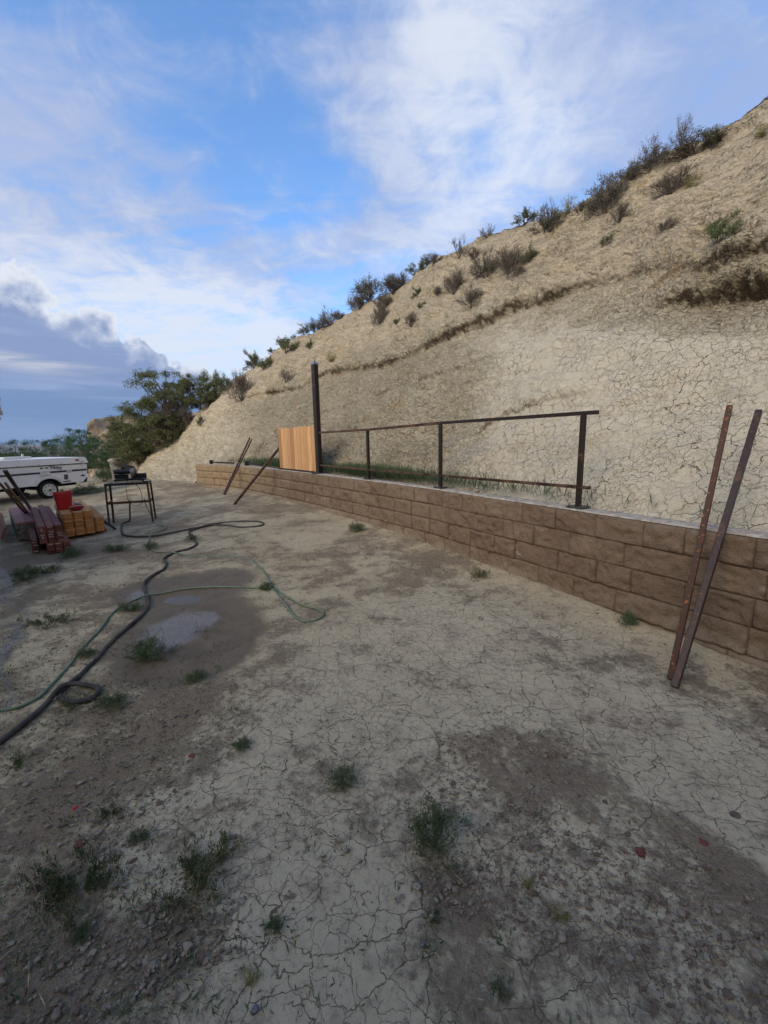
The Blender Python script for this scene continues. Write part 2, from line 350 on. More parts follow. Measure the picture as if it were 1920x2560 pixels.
#@@MATERIALS
def earth_shader(t, P, crack, crumb, warp):
    """returns (crack factor 0..1 dark in cracks, height) from cell patterns; crack / crumb are masks"""
    wv = t.noise(P, 5., 3, .6, col=True); Pw = t.vm('ADD', P, t.vm('SCALE', t.vm('SUBTRACT', wv, (.5, .5, .5)), scale=warp))
    wv2 = t.noise(P, 24., 3, .6, col=True); Pw = t.vm('ADD', Pw, t.vm('SCALE', t.vm('SUBTRACT', wv2, (.5, .5, .5)), scale=.045))
    return Pw
def hill_material():
    m, t, b = mat('hill_clay'); P = t.geo('Position'); cm = t.attr('crack'); cr = t.attr('crumb'); soil_and_shade = t.attr('soil_and_shade'); hi = t.attr('high')
    Pw = earth_shader(t, P, cm, cr, .22)
    cb = t.node('ShaderNodeCombineXYZ'); t.put(cb.inputs[0], t.vm('DOT_PRODUCT', Pw, (-.5055, .8628, 0))); t.put(cb.inputs[1], t.add(t.mul(t.vm('DOT_PRODUCT', Pw, (0, 0, 1)), .85), t.mul(t.vm('DOT_PRODUCT', Pw, (.8628, .5055, 0)), .52))); Pw = cb.outputs[0]
    vary = t.noise(P, 1.7, 3, .6)
    d1 = t.voro(Pw, 7.5); d2 = t.voro(Pw, 17.)
    pr = t.noise(P, 5.5, 3, .6); k1 = t.mul(t.rr(d1, t.rr(vary, .3, .7, .008, .027), 0.0, 0., 1.), t.rr(pr, .34, .47))      # 1 in the crack
    k2 = t.mul(t.rr(d2, t.rr(vary, .65, .35, .010, .040), 0.0, 0., 1.), t.rr(pr, .60, .45, .1, .85))
    ck = t.mul(t.mul(t.m('MAXIMUM', k1, k2), cm), t.rr(t.noise(P, 1.15, 3, .6), .38, .58, .15, 1.))
    # crumbly clay: small nodules with gaps
    mpn = t.node('ShaderNodeMapping'); mpn.inputs['Scale'].default_value = (1, 1.3, 1); t.put(mpn.inputs[0], Pw)
    d3 = t.voro(mpn.outputs[0], 15., 'F1', 1.); d4 = t.voro(mpn.outputs[0], 46., 'F1'); gap = t.voro(mpn.outputs[0], 15.)
    nz = t.noise(P, 12, 6, .7); pres = t.rr(t.noise(P, 3.2, 4, .6), .38, .62)
    kg = t.mul(t.mul(t.rr(gap, .075, 0., 0, 1.), cr), t.rr(nz, .38, .56))
    msc = t.node('ShaderNodeMapping'); msc.inputs['Rotation'].default_value = (0, 0, R(-28)); msc.inputs['Scale'].default_value = (1.3, 5.0, 1); t.put(msc.inputs[0], Pw); ns_ = t.noise(msc.outputs[0], 1.5, 5, .62, .5)
    sl = t.mul(t.rr(t.m('ABSOLUTE', t.sub(ns_, .5)), .028, .0), t.mul(t.rr(t.noise(P, 2.6, 4, .6), .50, .60), t.rr(cm, 0, 1, 1., .25)))
    dark = t.m('MAXIMUM', t.m('MAXIMUM', ck, kg), t.mul(sl, .75))  # cracks and clay gaps: darker soil plus crevice shade put into the colour
    # colours
    n1 = t.noise(P, .9, 5, .6); n2 = t.noise(P, 6., 6, .65); n3 = t.noise(P, 60., 4, .7)
    base = t.mix(t.rr(n1, .35, .65), (.545, .47, .33), (.46, .393, .265))
    base = t.mix(t.mul(hi, .8), base, (.57, .465, .32))
    base = t.mix(t.mul(cm, .7), base, (.53, .487, .38))
    base = t.mix(t.mul(t.rr(n2, .5, .75), .45), base, (.36, .285, .16))
    base = t.mix(t.mul(t.rr(t.noise(P, 2.3, 5, .65), .58, .72), t.sub(1., cm)), base, (.40, .265, .125))
    base = t.mix(t.mul(soil_and_shade, t.rr(n2, .25, .6, .5, 1.)), base, (.19, .135, .08))  # brown earth below ledges, with the shading there mixed into its colour
    base = t.mix(t.mul(t.attr('lip_shade'), t.rr(n2, .25, .42)), base, (.075, .052, .03)); base = t.mix(t.rr(n3, .3, .7, .0, .22), base, (.27, .22, .15))  # undercut shade painted as a thin dark line along the ledge
    base = t.mix(t.mul(dark, .8), base, (.11, .085, .05))
    t.put(b.inputs['Base Color'], base); b.inputs['Roughness'].default_value = .95; b.inputs['Specular IOR Level'].default_value = .15
    h = t.add(t.mul(ck, -1.0), t.mul(t.mul(t.sub(.5, d3), cr), 1.5)); h = t.add(h, t.mul(t.mul(t.sub(.5, d4), cr), .5)); h = t.add(h, t.mul(kg, -.6))
    h = t.add(h, t.mul(t.noise(P, 9, 7, .72), t.rr(cm, 0, 1, 1.4, .35))); h = t.add(h, t.mul(n3, .3)); h = t.add(h, t.mul(t.rr(ns_, .42, .58), t.rr(cm, 0, 1, .9, .2)))
    t.put(b.inputs['Normal'], t.bump(h, .034, 1.)); return m
def ground_material():
    m, t, b = mat('yard_earth'); P = t.geo('Position'); br = t.attr('brown'); cm = t.attr('crack'); wet = t.attr('wet'); far = t.attr('far')
    Pw = earth_shader(t, P, cm, br, .12); vary = t.noise(P, 1.3, 4, .6)
    d1 = t.voro(Pw, 7.5); d2 = t.voro(Pw, 19.); d0 = t.voro(Pw, 2.6)
    pr = t.noise(P, 6.5, 3, .6); pr2 = t.noise(P, 3.1, 3, .6); k0 = t.mul(t.rr(d0, .006, 0., 0., 1.), t.rr(pr2, .42, .52)); k1 = t.mul(t.rr(d1, t.rr(vary, .35, .65, .006, .018), 0., 0., .9), t.rr(pr, .36, .5)); k2 = t.mul(t.rr(d2, t.rr(vary, .62, .42, .004, .030), 0., 0., 1.), t.rr(pr, .60, .46, 0, .6))
    n1 = t.noise(P, 1.1, 6, .62, .5); n2 = t.noise(P, 4.5, 7, .68); n3 = t.noise(P, 28, 5, .7); n4 = t.noise(P, 120, 3, .7)
    bb = t.rr(t.add(t.add(t.mul(br, .68), t.mul(t.sub(n1, .5), 1.9)), t.add(t.mul(t.sub(n2, .5), 1.6), t.mul(t.sub(n3, .5), 1.1))), .12, .86)
    ck = t.mul(t.m('MAXIMUM', t.m('MAXIMUM', k1, k2), k0), t.mul(cm, t.rr(bb, .3, 1., 1., .12)))
    pale = t.mix(t.rr(n1, .35, .65), (.43, .36, .228), (.34, .275, .168)); pale = t.mix(t.mul(cm, .45), pale, (.49, .43, .31))
    pale = t.mix(t.rr(n2, .45, .7, 0, .7), pale, (.235, .195, .14))
    brown = t.mix(t.rr(n2, .35, .65), (.20, .148, .096), (.265, .20, .132))
    brown = t.mix(t.rr(n3, .5, .68, 0, .65), brown, (.30, .255, .20))
    base = t.mix(bb, pale, brown); base = t.mix(t.rr(n3, .5, .72, 0, .45), base, (.15, .115, .08)); base = t.mix(t.rr(n4, .45, .75, 0, .35), base, (.44, .39, .31))
    base = t.mix(t.mul(ck, .75), base, (.085, .066, .048))  # crack colour holds moist soil and painted crevice shade
    wn = t.rr(t.add(wet, t.mul(t.sub(n2, .5), .5)), .3, .62)
    base = t.mix(t.mul(wn, .85), base, t.mix(t.rr(n2, .35, .65), (.075, .054, .033), (.125, .094, .06)))
    farc = t.mix(t.rr(t.noise(P, .02, 5, .6), .4, .6), (.09, .085, .045), (.20, .16, .11))
    base = t.mix(far, base, farc)
    t.put(b.inputs['Base Color'], base)
    film = t.rr(t.add(t.attr('film'), t.mul(t.sub(n2, .5), .7)), .35, .75)
    t.put(b.inputs['Roughness'], t.m('SUBTRACT', t.sub(.95, t.mul(wn, .4)), t.mul(t.mul(film, wn), .40)))
    t.put(b.inputs['Specular IOR Level'], t.add(.15, t.mul(t.mul(film, wn), .55)))
    h = t.add(t.mul(ck, -1.), t.mul(n3, t.rr(bb, 0, 1, .5, 1.3))); h = t.add(h, t.mul(n2, .9)); h = t.add(h, t.mul(n4, .18))
    h = t.add(h, t.mul(t.noise(P, 60, 4, .75), t.mul(bb, 1.1)))
    h = t.mul(h, t.sub(1., t.mul(wn, .9)))
    t.put(b.inputs['Normal'], t.bump(h, .018, .9)); return m
HILL = hill_material(); GROUND = ground_material()
def block_material():
    m, t, b = mat('split_face_block'); P = t.geo('Position'); n1 = t.noise(P, 2.2, 5, .6); n2 = t.noise(P, 14, 6, .7); n3 = t.noise(P, 70, 4, .7)
    base = t.mix(t.rr(n1, .35, .65), (.225, .16, .108), (.28, .205, .14)); base = t.mix(t.rr(t.attr('tone'), 0, 1, 0, .55, False), base, (.18, .12, .082))
    base = t.mix(t.rr(n2, .45, .7, 0, .6), base, (.155, .108, .074)); base = t.mix(t.rr(n3, .55, .75, 0, .35), base, (.36, .27, .18))
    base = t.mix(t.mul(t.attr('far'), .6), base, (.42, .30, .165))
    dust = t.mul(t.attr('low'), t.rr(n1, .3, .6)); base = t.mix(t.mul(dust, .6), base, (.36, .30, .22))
    base = t.mix(t.mul(t.rr(t.noise(P, 5, 5, .65), .64, .74), .5), base, (.45, .40, .33))
    t.put(b.inputs['Base Color'], base); b.inputs['Roughness'].default_value = .93; b.inputs['Specular IOR Level'].default_value = .15
    t.put(b.inputs['Normal'], t.bump(t.add(n2, t.mul(n3, .6)), .032, 1.)); return m
BLOCK = block_material()
def steel_material(name, rust_amt, c0=(.035, .026, .022), c1=(.13, .05, .022), rough=.55):
    m, t, b = mat(name); P = t.obj(); n = t.noise(P, 9, 6, .65); n2 = t.noise(P, 45, 5, .7)
    f = t.rr(t.add(n, t.mul(t.sub(n2, .5), .5)), .62 - .35 * rust_amt, .75 - .3 * rust_amt)
    base = t.mix(f, c0, c1); base = t.mix(t.mul(t.rr(t.noise(P, 32, 4, .65), .57, .66), rust_amt), base, (.34, .11, .022))
    t.put(b.inputs['Base Color'], base); t.put(b.inputs['Roughness'], t.rr(f, 0, 1, rough - .1, .8)); t.put(b.inputs['Metallic'], t.rr(f, 0, 1, .55, .0))
    t.put(b.inputs['Normal'], t.bump(n2, .002)); return m
STEEL = steel_material('dark_mill_steel', .08); RUST = steel_material('rusted_steel', .6, (.04, .025, .02), (.085, .04, .022)); RUSTY = steel_material('orange_rusted_steel', 1.0, (.035, .022, .018), (.065, .030, .018)); BROWNST = steel_material('brown_primed_steel', .3, (.045, .030, .027), (.075, .045, .034))
def wood_material(name, c0, c1, grain=(2, 2, 26), axis='X', dark=.5, byobj=.5):
    m, t, b = mat(name); P = t.obj(); oi = t.node('ShaderNodeObjectInfo').outputs['Random']; mp = t.node('ShaderNodeMapping')
    mp.inputs['Scale'].default_value = {'X': (1.2, 22, 22), 'Y': (22, 1.2, 22), 'Z': (22, 22, 1.2)}[axis]
    off = t.node('ShaderNodeCombineXYZ'); t.put(off.inputs[0], t.mul(oi, 37.)); t.put(mp.inputs[0], t.vm('ADD', P, off.outputs[0])); g = t.noise(mp.outputs[0], 1.6, 6, .6, 1.2)
    base = t.mix(t.rr(g, .35, .68), c0, c1); base = t.mix(t.mul(oi, byobj), base, tuple(q * .62 for q in c1))
    kn = t.voro(P, 3.1, 'F1', dim='3D'); base = t.mix(t.rr(kn, .045, .02, 0, .6), base, tuple(q * .35 for q in c1))
    t.put(b.inputs['Base Color'], base); b.inputs['Roughness'].default_value = .75; b.inputs['Specular IOR Level'].default_value = .25
    t.put(b.inputs['Normal'], t.bump(g, .003)); return m
CEDARP = wood_material('cedar_panel_wood', (.70, .43, .21), (.54, .28, .12), axis='Z', byobj=.9); CEDAR = wood_material('cedar_picket_wood', (.60, .31, .115), (.42, .18, .055), axis='Y', byobj=.6)
REDW = wood_material('redwood_stain', (.21, .07, .046), (.12, .042, .032), axis='Y'); REDW2 = wood_material('orange_redwood', (.27, .10, .045), (.17, .058, .03), axis='Y'); REDPALE = wood_material('faded_red_board', (.36, .17, .15), (.27, .11, .10), axis='Y'); GREYW = wood_material('weathered_grey_wood', (.17, .15, .125), (.095, .085, .07), axis='Y'); HANDLE = wood_material('ash_handle_wood', (.34, .22, .14), (.22, .13, .08), axis='Y')
TAG = simple('paper_end_tag', (.36, .26, .23), .8, var=.25, scale=30); CONC = simple('pale_cap_concrete', (.47, .43, .37), .95, col2=(.27, .235, .19), scale=17, bump=.012); PLATE = simple('plate_steel', (.10, .095, .09), .5, .6, .3, 20)
BARK = simple('dry_bark', (.085, .065, .05), .95, col2=(.15, .125, .10), scale=30, bump=.005); GBARK = simple('grey_twig_bark', (.15, .125, .11), .95, col2=(.09, .07, .06), scale=40)
def leaf_material(name, c0, c1):
    m, t, b = mat(name); rp = t.noise(t.obj(), 7., 3, .6); r2 = t.noise(t.obj(), 60., 2, .5)
    base = t.mix(t.rr(rp, .35, .65), c0, c1); base = t.mix(t.rr(r2, .3, .7, 0, .5), base, tuple(min(1, q * 1.5) for q in c1))
    t.put(b.inputs['Base Color'], base); b.inputs['Roughness'].default_value = .75; b.inputs['Specular IOR Level'].default_value = .2; return m
L_SAGE = leaf_material('sage_leaf', (.095, .088, .062), (.15, .138, .10)); L_DRY = leaf_material('dry_leaf', (.10, .075, .05), (.15, .12, .085)); L_GREEN = leaf_material('green_leaf', (.085, .10, .045), (.14, .16, .075)); L_JUN = leaf_material('juniper_leaf', (.062, .078, .03), (.135, .14, .055)); L_WEED = leaf_material('weed_leaf', (.05, .08, .038), (.085, .115, .055)); L_FAR = leaf_material('far_tree_leaf', (.02, .05, .018), (.045, .085, .03)); L_STRAW = leaf_material('straw', (.30, .22, .11), (.38, .30, .17)); L_YEL = leaf_material('yellow_green_leaf', (.16, .15, .05), (.22, .20, .07))
STONE = simple('field_stone', (.30, .26, .20), .9, col2=(.20, .17, .13), scale=9, bump=.01); CLOD = simple('dry_clay_clod', (.28, .235, .175), .95, col2=(.15, .115, .085), scale=14, bump=.004)
REDPL = simple('red_plastic', (.42, .012, .014), .38, var=.12, scale=4, spec=.5); WHITEP = simple('white_trailer_paint', (.80, .80, .79), .35, var=.06, scale=3, spec=.5); OFFW = simple('aged_white_plastic', (.62, .60, .55), .5, var=.12); NAVY = simple('navy_stripe', (.03, .025, .085), .4); BLACK = simple('black_rubber', (.018, .018, .019), .75, var=.3); BLACKP = simple('black_plastic', (.014, .014, .015), .4, var=.3); GREYM = simple('cast_grey_metal', (.16, .16, .17), .45, .5); HOSEB = simple('black_hose_rubber', (.035, .032, .030), .7, var=.3, col2=(.075, .065, .055), scale=8, spec=.25); HOSEG = simple('green_hose_vinyl', (.085, .15, .085), .5, col2=(.16, .19, .13), scale=6)
CORDT = simple('tan_cord', (.20, .18, .13), .6); LENSR = simple('red_lens', (.30, .02, .02), .25); TEAL = simple('teal_lettering', (.02, .05, .09), .5); ALU = simple('dull_aluminium', (.35, .35, .36), .4, .7); WIRE = simple('galvanised_wire', (.30, .31, .32), .5, .4); BRICK = simple('red_brick', (.15, .05, .038), .9, scale=20); SIDING = simple('tan_siding', (.28, .22, .18), .8, scale=4); ROOFM = simple('purple_grey_shingle', (.10, .07, .10), .9, scale=20); TRIM = simple('white_trim', (.5, .45, .45), .6); RAGW = simple('white_cloth', (.6, .58, .55), .9)
def mud_water():
    m, t, b = mat('muddy_water'); b.inputs['Base Color'].default_value = (.07, .048, .03, 1); b.inputs['Roughness'].default_value = .22; b.inputs['Specular IOR Level'].default_value = .25
    t.put(b.inputs['Normal'], t.bump(t.noise(t.geo('Position'), 9, 3), .002)); return m
MUD = mud_water()
def tile_material(name, c0, c1): return simple(name, c0, .95, col2=c1, scale=.25)
BLUFF = simple('sandstone_bluff', (.44, .34, .24), .95, col2=(.30, .22, .15), scale=.5, bump=.2); FARHILL = simple('distant_hill', (.16, .14, .12), .95, col2=(.24, .20, .17), scale=.012)

#@@GROUND
def make_ground():
    fine = np.linspace(-54, 54, 900); coarse = np.linspace(54, 306, 90)[1:-1]; A = np.radians(np.concatenate([fine, coarse]))
    yb = np.linspace(1420, 62, 640)                         # uniform steps of view angle
    rr_ = np.concatenate([[.02, .3], EYE * 1050 / yb, np.geomspace(28, 9000, 90)])
    RR, AA = np.meshgrid(rr_, A, indexing='ij'); x = RR * np.sin(AA); y = RR * np.cos(AA)
    z = gz_arr(x.ravel(), y.ravel()); xr, yr = x.ravel(), y.ravel(); rf = RR.ravel()
    u, w_ = uw(xr, yr)
    # masks
    def bls(lst):
        o = np.zeros_like(xr)
        for px, py, sx, sy, ang, amt in lst:
            c = atz(px, py, 0)[:2]; dx = xr - c[0]; dy = yr - c[1]; ca, sa = math.cos(R(ang)), math.sin(R(ang))
            o += amt * np.exp(-(((dx * ca + dy * sa) / sx) ** 2 + ((-dx * sa + dy * ca) / sy) ** 2))
        return o
    p3 = np.stack([xr, yr, z * 0], 1)
    brown = .27 + .15 * sstep(4.5, 8, rf) + bls([(1400, 1880, .35, .25, 0, .8), (1250, 2000, .5, .3, -20, .3), (1350, 1930, .6, .16, -38, .75), (1650, 2080, .5, .13, -38, .65), (1880, 2330, .35, .3, 0, .6), (1170, 2300, .18, .22, 0, .6), (1100, 1430, .9, .55, 20, .55), (930, 1400, .6, .5, 0, .4), (960, 1270, 1.3, .8, -40, .35),
                       (450, 1600, .9, .9, 0, .55), (300, 1830, .5, .5, 0, .5), (100, 2050, .5, .45, 0, .45), (80, 2400, .4, .3, 0, .5), (250, 2450, .3, .2, 0, .4), (1900, 1760, .5, .35, 0, .65), (1600, 1640, .15, .4, -30, .3), (1200, 2480, .3, .12, 0, .4), (150, 1500, 1.2, .9, 0, .3), (200, 1380, 1.5, .8, 0, .4), (600, 1290, 2.5, .8, 0, .35), (420, 1900, .25, .3, 0, .3)])
    pale = bls([(1020, 1700, 1.2, .8, 10, .6), (1350, 1640, 1., .55, -38, .7), (1750, 1930, .9, .35, -38, 1.0), (1880, 2050, .4, .3, 0, .5), (1050, 1560, .9, .6, 0, .5), (830, 1310, 1.8, .5, 20, .6), (720, 1350, 1.2, .6, 0, .5), (1100, 1340, 1., .35, -40, .4), (1350, 1480, 1.0, .25, -45, .5), (980, 2160, .3, .25, 0, .2), (850, 2300, .3, .25, 0, .3)])
    brown = np.clip(brown - pale * .6, 0, 1)
    crack = np.clip(bls([(1020, 1700, 1.3, 1.0, 10, 1.), (1350, 1640, 1.2, .7, -38, 1.), (1750, 1930, 1.0, .5, -38, 1.2), (800, 1850, .5, .5, 0, 1.), (850, 2300, .6, .4, 0, .9), (1300, 2200, .7, .5, 0, .65), (1600, 2400, .6, .35, 0, .5), (500, 2050, .5, .4, 0, .6), (200, 1950, .3, .3, 0, .3), (1150, 1500, .9, .5, 0, .6), (1000, 2000, .6, .4, 0, .9), (1100, 2500, .5, .2, 0, .8)]), 0, 1)
    wet = np.clip(bls([(470, 1560, .62, .85, 8, 1.), (350, 1480, .35, .5, 0, .5), (520, 1450, .8, .5, 20, .7), (560, 1600, .35, .5, 0, .5), (450, 1670, .5, .3, 0, .35)]), 0, 1)
    film = np.clip(bls([(430, 1575, .30, .40, 8, .95), (350, 1485, .16, .25, 0, .7), (510, 1545, .18, .2, 0, .6)]), 0, 1)
    far = sstep(25, 60, rf)
    near = sstep(40, 14, rf)
    bw = np.clip(brown + .6 * fbm(p3, 1.3, 4, .55, 3), 0, 1)
    dz = .018 * fbm(p3, 1.1, 4, .5, 11) + .010 * fbm(p3, 5., 4, .6, 21) * (.5 + bw) * (1 - wet * .8)
    e2, f1 = worley(p3[:, :2] + .05 * np.stack([fbm(p3, 4, 2, .5, 5), fbm(p3, 4, 2, .5, 6)], 1), 9., 3)
    clod = np.clip(.42 - f1, 0, 1) * sstep(.25, .5, fbm(p3, 3.1, 3, .5, 41) * .7 + bw * .65)
    dz += clod * .009 * (.4 + fbm(p3, 17., 3, .6, 91)) * (1 - wet * .9)
    e3, f3 = worley(p3[:, :2], 26., 8); dz += np.clip(.4 - f3, 0, 1) * .012 * (.15 + bw) * (.5 + fbm(p3, 9., 2, .6, 95)) * (1 - wet * .9)
    dz += .004 * fbm(p3, 22, 3, .6, 31) * (1 - wet * .8)
    z = z + dz * near
    hillz = fbm(p3 / 60., 1., 3, .5, 71) * 6 * sstep(80, 400, rf) + fbm(p3 / 900., 1., 3, .5, 75) * 22 * sstep(600, 2500, rf); z = z + hillz
    P = np.stack([xr, yr, z], 1).reshape(RR.shape + (3,))
    ob = grid_mesh('ground', P, GROUND, dict(brown=brown, crack=crack, wet=wet, film=film, far=far), wrap=True)
    tag(ob, kind='structure')
    return (xr, yr, bw, wet)
GDATA = make_ground()
# water standing in the hollow
def make_water():
    mb = MB(); n = 40; vs = [(0, 0, 0)]
    for k in range(n):
        a = 2 * math.pi * k / n; q = 1 + .16 * math.sin(3 * a + 1) + .1 * math.sin(7 * a) + .05 * math.sin(13 * a); vs.append((.75 * q * math.cos(a), .5 * q * math.sin(a), 0))
    mb.add(vs, [(0, k + 1, (k + 1) % n + 1) for k in range(n)]); o = mb.build('water', MUD)
    c = gat(480, 1492); c = PUD; o.location = (c[0], c[1], gz(c[0], c[1]) + .007); o.rotation_euler = (0, 0, .1); tag(o, kind='structure')
make_water()

#@@HILL
# skyline pixels with the distance (m) chosen for the crest there
CR = [(1920, 237, 7.5), (1840, 295, 7.65), (1782, 341, 7.75), (1667, 388, 7.95), (1586, 440, 8.2), (1470, 509, 8.6), (1395, 544, 9.0), (1308, 555, 9.5), (1204, 590, 10.3), (1111, 654, 11.3),
      (1030, 700, 12.4), (926, 752, 14.3), (856, 787, 15.5), (799, 822, 16.5), (741, 845, 17.5), (694, 885, 18.3), (625, 920, 19.2), (567, 960, 20.), (509, 1018, 20.8), (440, 1085, 21.8), (380, 1120, 23.), (324, 1140, 24.5), (270, 1152, 26.)]
crest = []
for x, y, D in CR:
    d = ray(x, y); k = D / math.hypot(d[0], d[1]); crest.append(CAMP + k * d)
# toe: behind the wall, then the foot of the slope on open ground
toe = []
toe_u = np.interp([1.2, 1.45, 1.7, 2.1, 2.5, 3.1, 3.6, 4.3, 5.1, 6.1, 7.0, 8.2, 9.0, 9.7, 10.5, 11.3, 12.3, 13.2], [1.2, 13.2], [.95, U1 - .35])
for u in toe_u:
    w_ = float(wall_w(u)) + .30; q = UU * u + WW * w_; toe.append(np.array([q[0], q[1], float(wall_top(u)) - .05]))
for x, y in [(478, 1206), (420, 1206), (370, 1203), (320, 1196), (262, 1182)]:
    p = gat(x, y); toe.append(p - np.array([0, 0, .12]))
toe = np.array(toe); crest = np.array(crest)
assert len(toe) == len(crest), (len(toe), len(crest))
# continue to the right, out of the picture
ex_t, ex_c = [], []
for du in (-6., -3.4, -1.6, -.7):
    u = toe_u[0] + du; q = UU * u + WW * (float(wall_w(u)) + .30); ex_t.append([q[0], q[1], WTOP - .05]); cu, cw_ = uw(crest[0][0], crest[0][1]); q = UU * (cu + du * 1.1) + WW * (cw_ + .05 * -du); ex_c.append([q[0], q[1], 5.6 - .02 * du])
toe = np.vstack([ex_t, toe]); crest = np.vstack([ex_c, crest])
def resample(poly, w_, n):
    tt = np.linspace(0, len(poly) - 1, n) if w_ is None else w_
    k = np.arange(len(poly)); ks = 1.0
    return np.stack([np.interp(tt, k, poly[:, i]) for i in range(3)], 1)
def smooth_poly(a, n):
    b = a.copy()
    for _ in range(n): b[1:-1] = .25 * b[:-2] + .5 * b[1:-1] + .25 * b[2:]
    return b
NC, NR = 1150, 560
wc = np.concatenate([np.linspace(0, 4, 90, endpoint=False), np.linspace(4, len(toe) - 1, NC - 90)])
T = smooth_poly(resample(toe, wc, 0), 60); C_ = smooth_poly(resample(crest, wc, 0), 60)
vv = np.linspace(0, 1, NR); back = np.array([1.04, 1.10, 1.2, 1.4, 1.8, 2.6])
Hd = (C_ - T)[:, :2]; hl = np.linalg.norm(Hd, axis=1)
rows = []
bulge = np.interp(np.arange(NC), [0, NC], [1, 1])
for v in np.concatenate([vv, back]):
    if v <= 1:
        # gentle foot, even face, rounding at the crest
        pz = .07 * (v < 0) + (v ** 1.06) + .045 * math.sin(math.pi * v) * (1 if v > .0 else 0) + .03 * math.sin(2 * math.pi * v) * -1
        pz = min(pz, 1.) if v < 1 else 1.
        q = T + (C_ - T) * np.array([v, v, 0]); q = q.copy(); q[:, 2] = T[:, 2] + (C_[:, 2] - T[:, 2]) * pz
    else:
        k = v - 1; q = C_.copy(); q[:, :2] = C_[:, :2] + Hd * k * 2.2; q[:, 2] = C_[:, 2] - np.minimum((C_[:, 2] + 1.) * .9, .35 * k * hl * 2.2 * sstep(0, .2, k) + .02)
    rows.append(q)
HB = np.stack(rows, 0)                                    # (rows, cols, 3)
Vg = np.concatenate([vv, back])[:, None] * np.ones(NC)
flat = HB.reshape(-1, 3); hx, hy = proj(flat.T.T) if False else (None, None)
_q = flat - CAMP; _dep = _q @ FW; hx = 960 + F * (_q @ RT) / _dep; hy = 1280 - F * (_q @ UP) / _dep
hx = np.where(_dep > .2, hx, -9999).reshape(HB.shape[:2]); hy = hy.reshape(HB.shape[:2])
def hill_index(px, py):
    d = (hx[:NR] - px) ** 2 + (hy[:NR] - py) ** 2; return np.unravel_index(np.argmin(d), d.shape)
slope_len = np.linalg.norm(C_ - T, axis=1)
def ledge(pxs, amp_out, amp_in, jit, seed, taper=40):
    """pixels along a ledge -> (signed metres above it, strength per column)"""
    ij = sorted([(hill_index(x, y)[::-1]) + (a,) for x, y, a in pxs]); c = np.array([q[0] for q in ij]); r = np.array([q[1] for q in ij]) / (NR - 1.); a = np.array([q[2] for q in ij])
    cols = np.arange(NC); vl = np.interp(cols, c, r); am = np.interp(cols, c, a); am = am * sstep(c[0] - taper, c[0] + 5, cols) * sstep(c[-1] + taper, c[-1] - 5, cols)
    return vl, am
pf = flat; nz1 = fbm(pf, .55, 4, .5, 101).reshape(HB.shape[:2]); nz2 = fbm(pf, 2.2, 5, .55, 111).reshape(HB.shape[:2]); nz3 = fbm(pf, 9., 4, .6, 121).reshape(HB.shape[:2])
tu = np.gradient(HB, axis=1); tv = np.gradient(HB, axis=0); Nn = np.cross(tu, tv); Nn /= np.linalg.norm(Nn, axis=2, keepdims=True) + 1e-9
if (Nn[100, 600] @ (CAMP - HB[100, 600])) < 0: Nn = -Nn
disp = .18 * nz1 + .11 * nz2 * (.4 + .6 * sstep(0, .25, Vg)) ; soil_and_shade = np.zeros_like(disp); lip_shade = np.zeros_like(disp)
L1 = ledge([(590, 1000, .6), (640, 985, 1.), (700, 975, .8), (760, 965, .5), (820, 932, .7), (880, 918, .6), (950, 903, 1.), (1010, 885, 1.), (1060, 858, 1.), (1110, 835, 1.1), (1170, 812, 1.2), (1230, 785, 1.1), (1300, 752, .8), (1380, 728, .9), (1440, 712, .6), (1520, 690, .7), (1600, 672, .8), (1660, 658, .4)], 1, 1, 1, 1)
L2 = ledge([(1640, 745, .3), (1700, 735, 1.), (1760, 722, 1.2), (1820, 700, 1.4), (1880, 684, 1.5), (1920, 680, 1.4)], 1, 1, 1, 2)
L3 = ledge([(1720, 662, .5), (1780, 668, 1.), (1840, 640, .8), (1900, 618, .8), (1920, 612, .8)], 1, 1, 1, 3, 30)
L4 = ledge([(1185, 1085, .2), (1215, 1060, .7), (1260, 1035, .6), (1330, 1005, .4), (1420, 985, .3)], 1, 1, 1, 4)
L5 = ledge([(780, 1035, .2), (900, 1000, .3), (1000, 960, .4), (1120, 920, .35), (1220, 880, .25)], 1, 1, 1, 5)
nz4 = fbm(pf, 24., 3, .6, 141).reshape(disp.shape)
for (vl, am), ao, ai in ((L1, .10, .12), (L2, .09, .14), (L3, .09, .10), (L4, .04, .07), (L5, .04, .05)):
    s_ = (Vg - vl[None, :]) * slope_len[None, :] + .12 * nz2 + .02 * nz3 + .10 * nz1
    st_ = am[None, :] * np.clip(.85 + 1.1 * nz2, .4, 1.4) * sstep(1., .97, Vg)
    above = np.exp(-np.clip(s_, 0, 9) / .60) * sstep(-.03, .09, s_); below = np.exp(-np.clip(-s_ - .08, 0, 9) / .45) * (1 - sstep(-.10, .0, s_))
    disp += st_ * (ao * above - ai * below); soil_and_shade += .20 * st_ * below * np.clip(.7 + 2.2 * nz2, 0, 1.2) * np.exp(-np.clip(-s_, 0, 9) / .45); lip_shade = np.maximum(lip_shade, am[None, :] * np.exp(-((s_ + .03 + .075 * nz3 + .05 * nz4) / .032) ** 2) * np.clip(1.15 + 1.8 * nz2 + .8 * nz1, .25, 1.4) * sstep(1., .97, Vg))
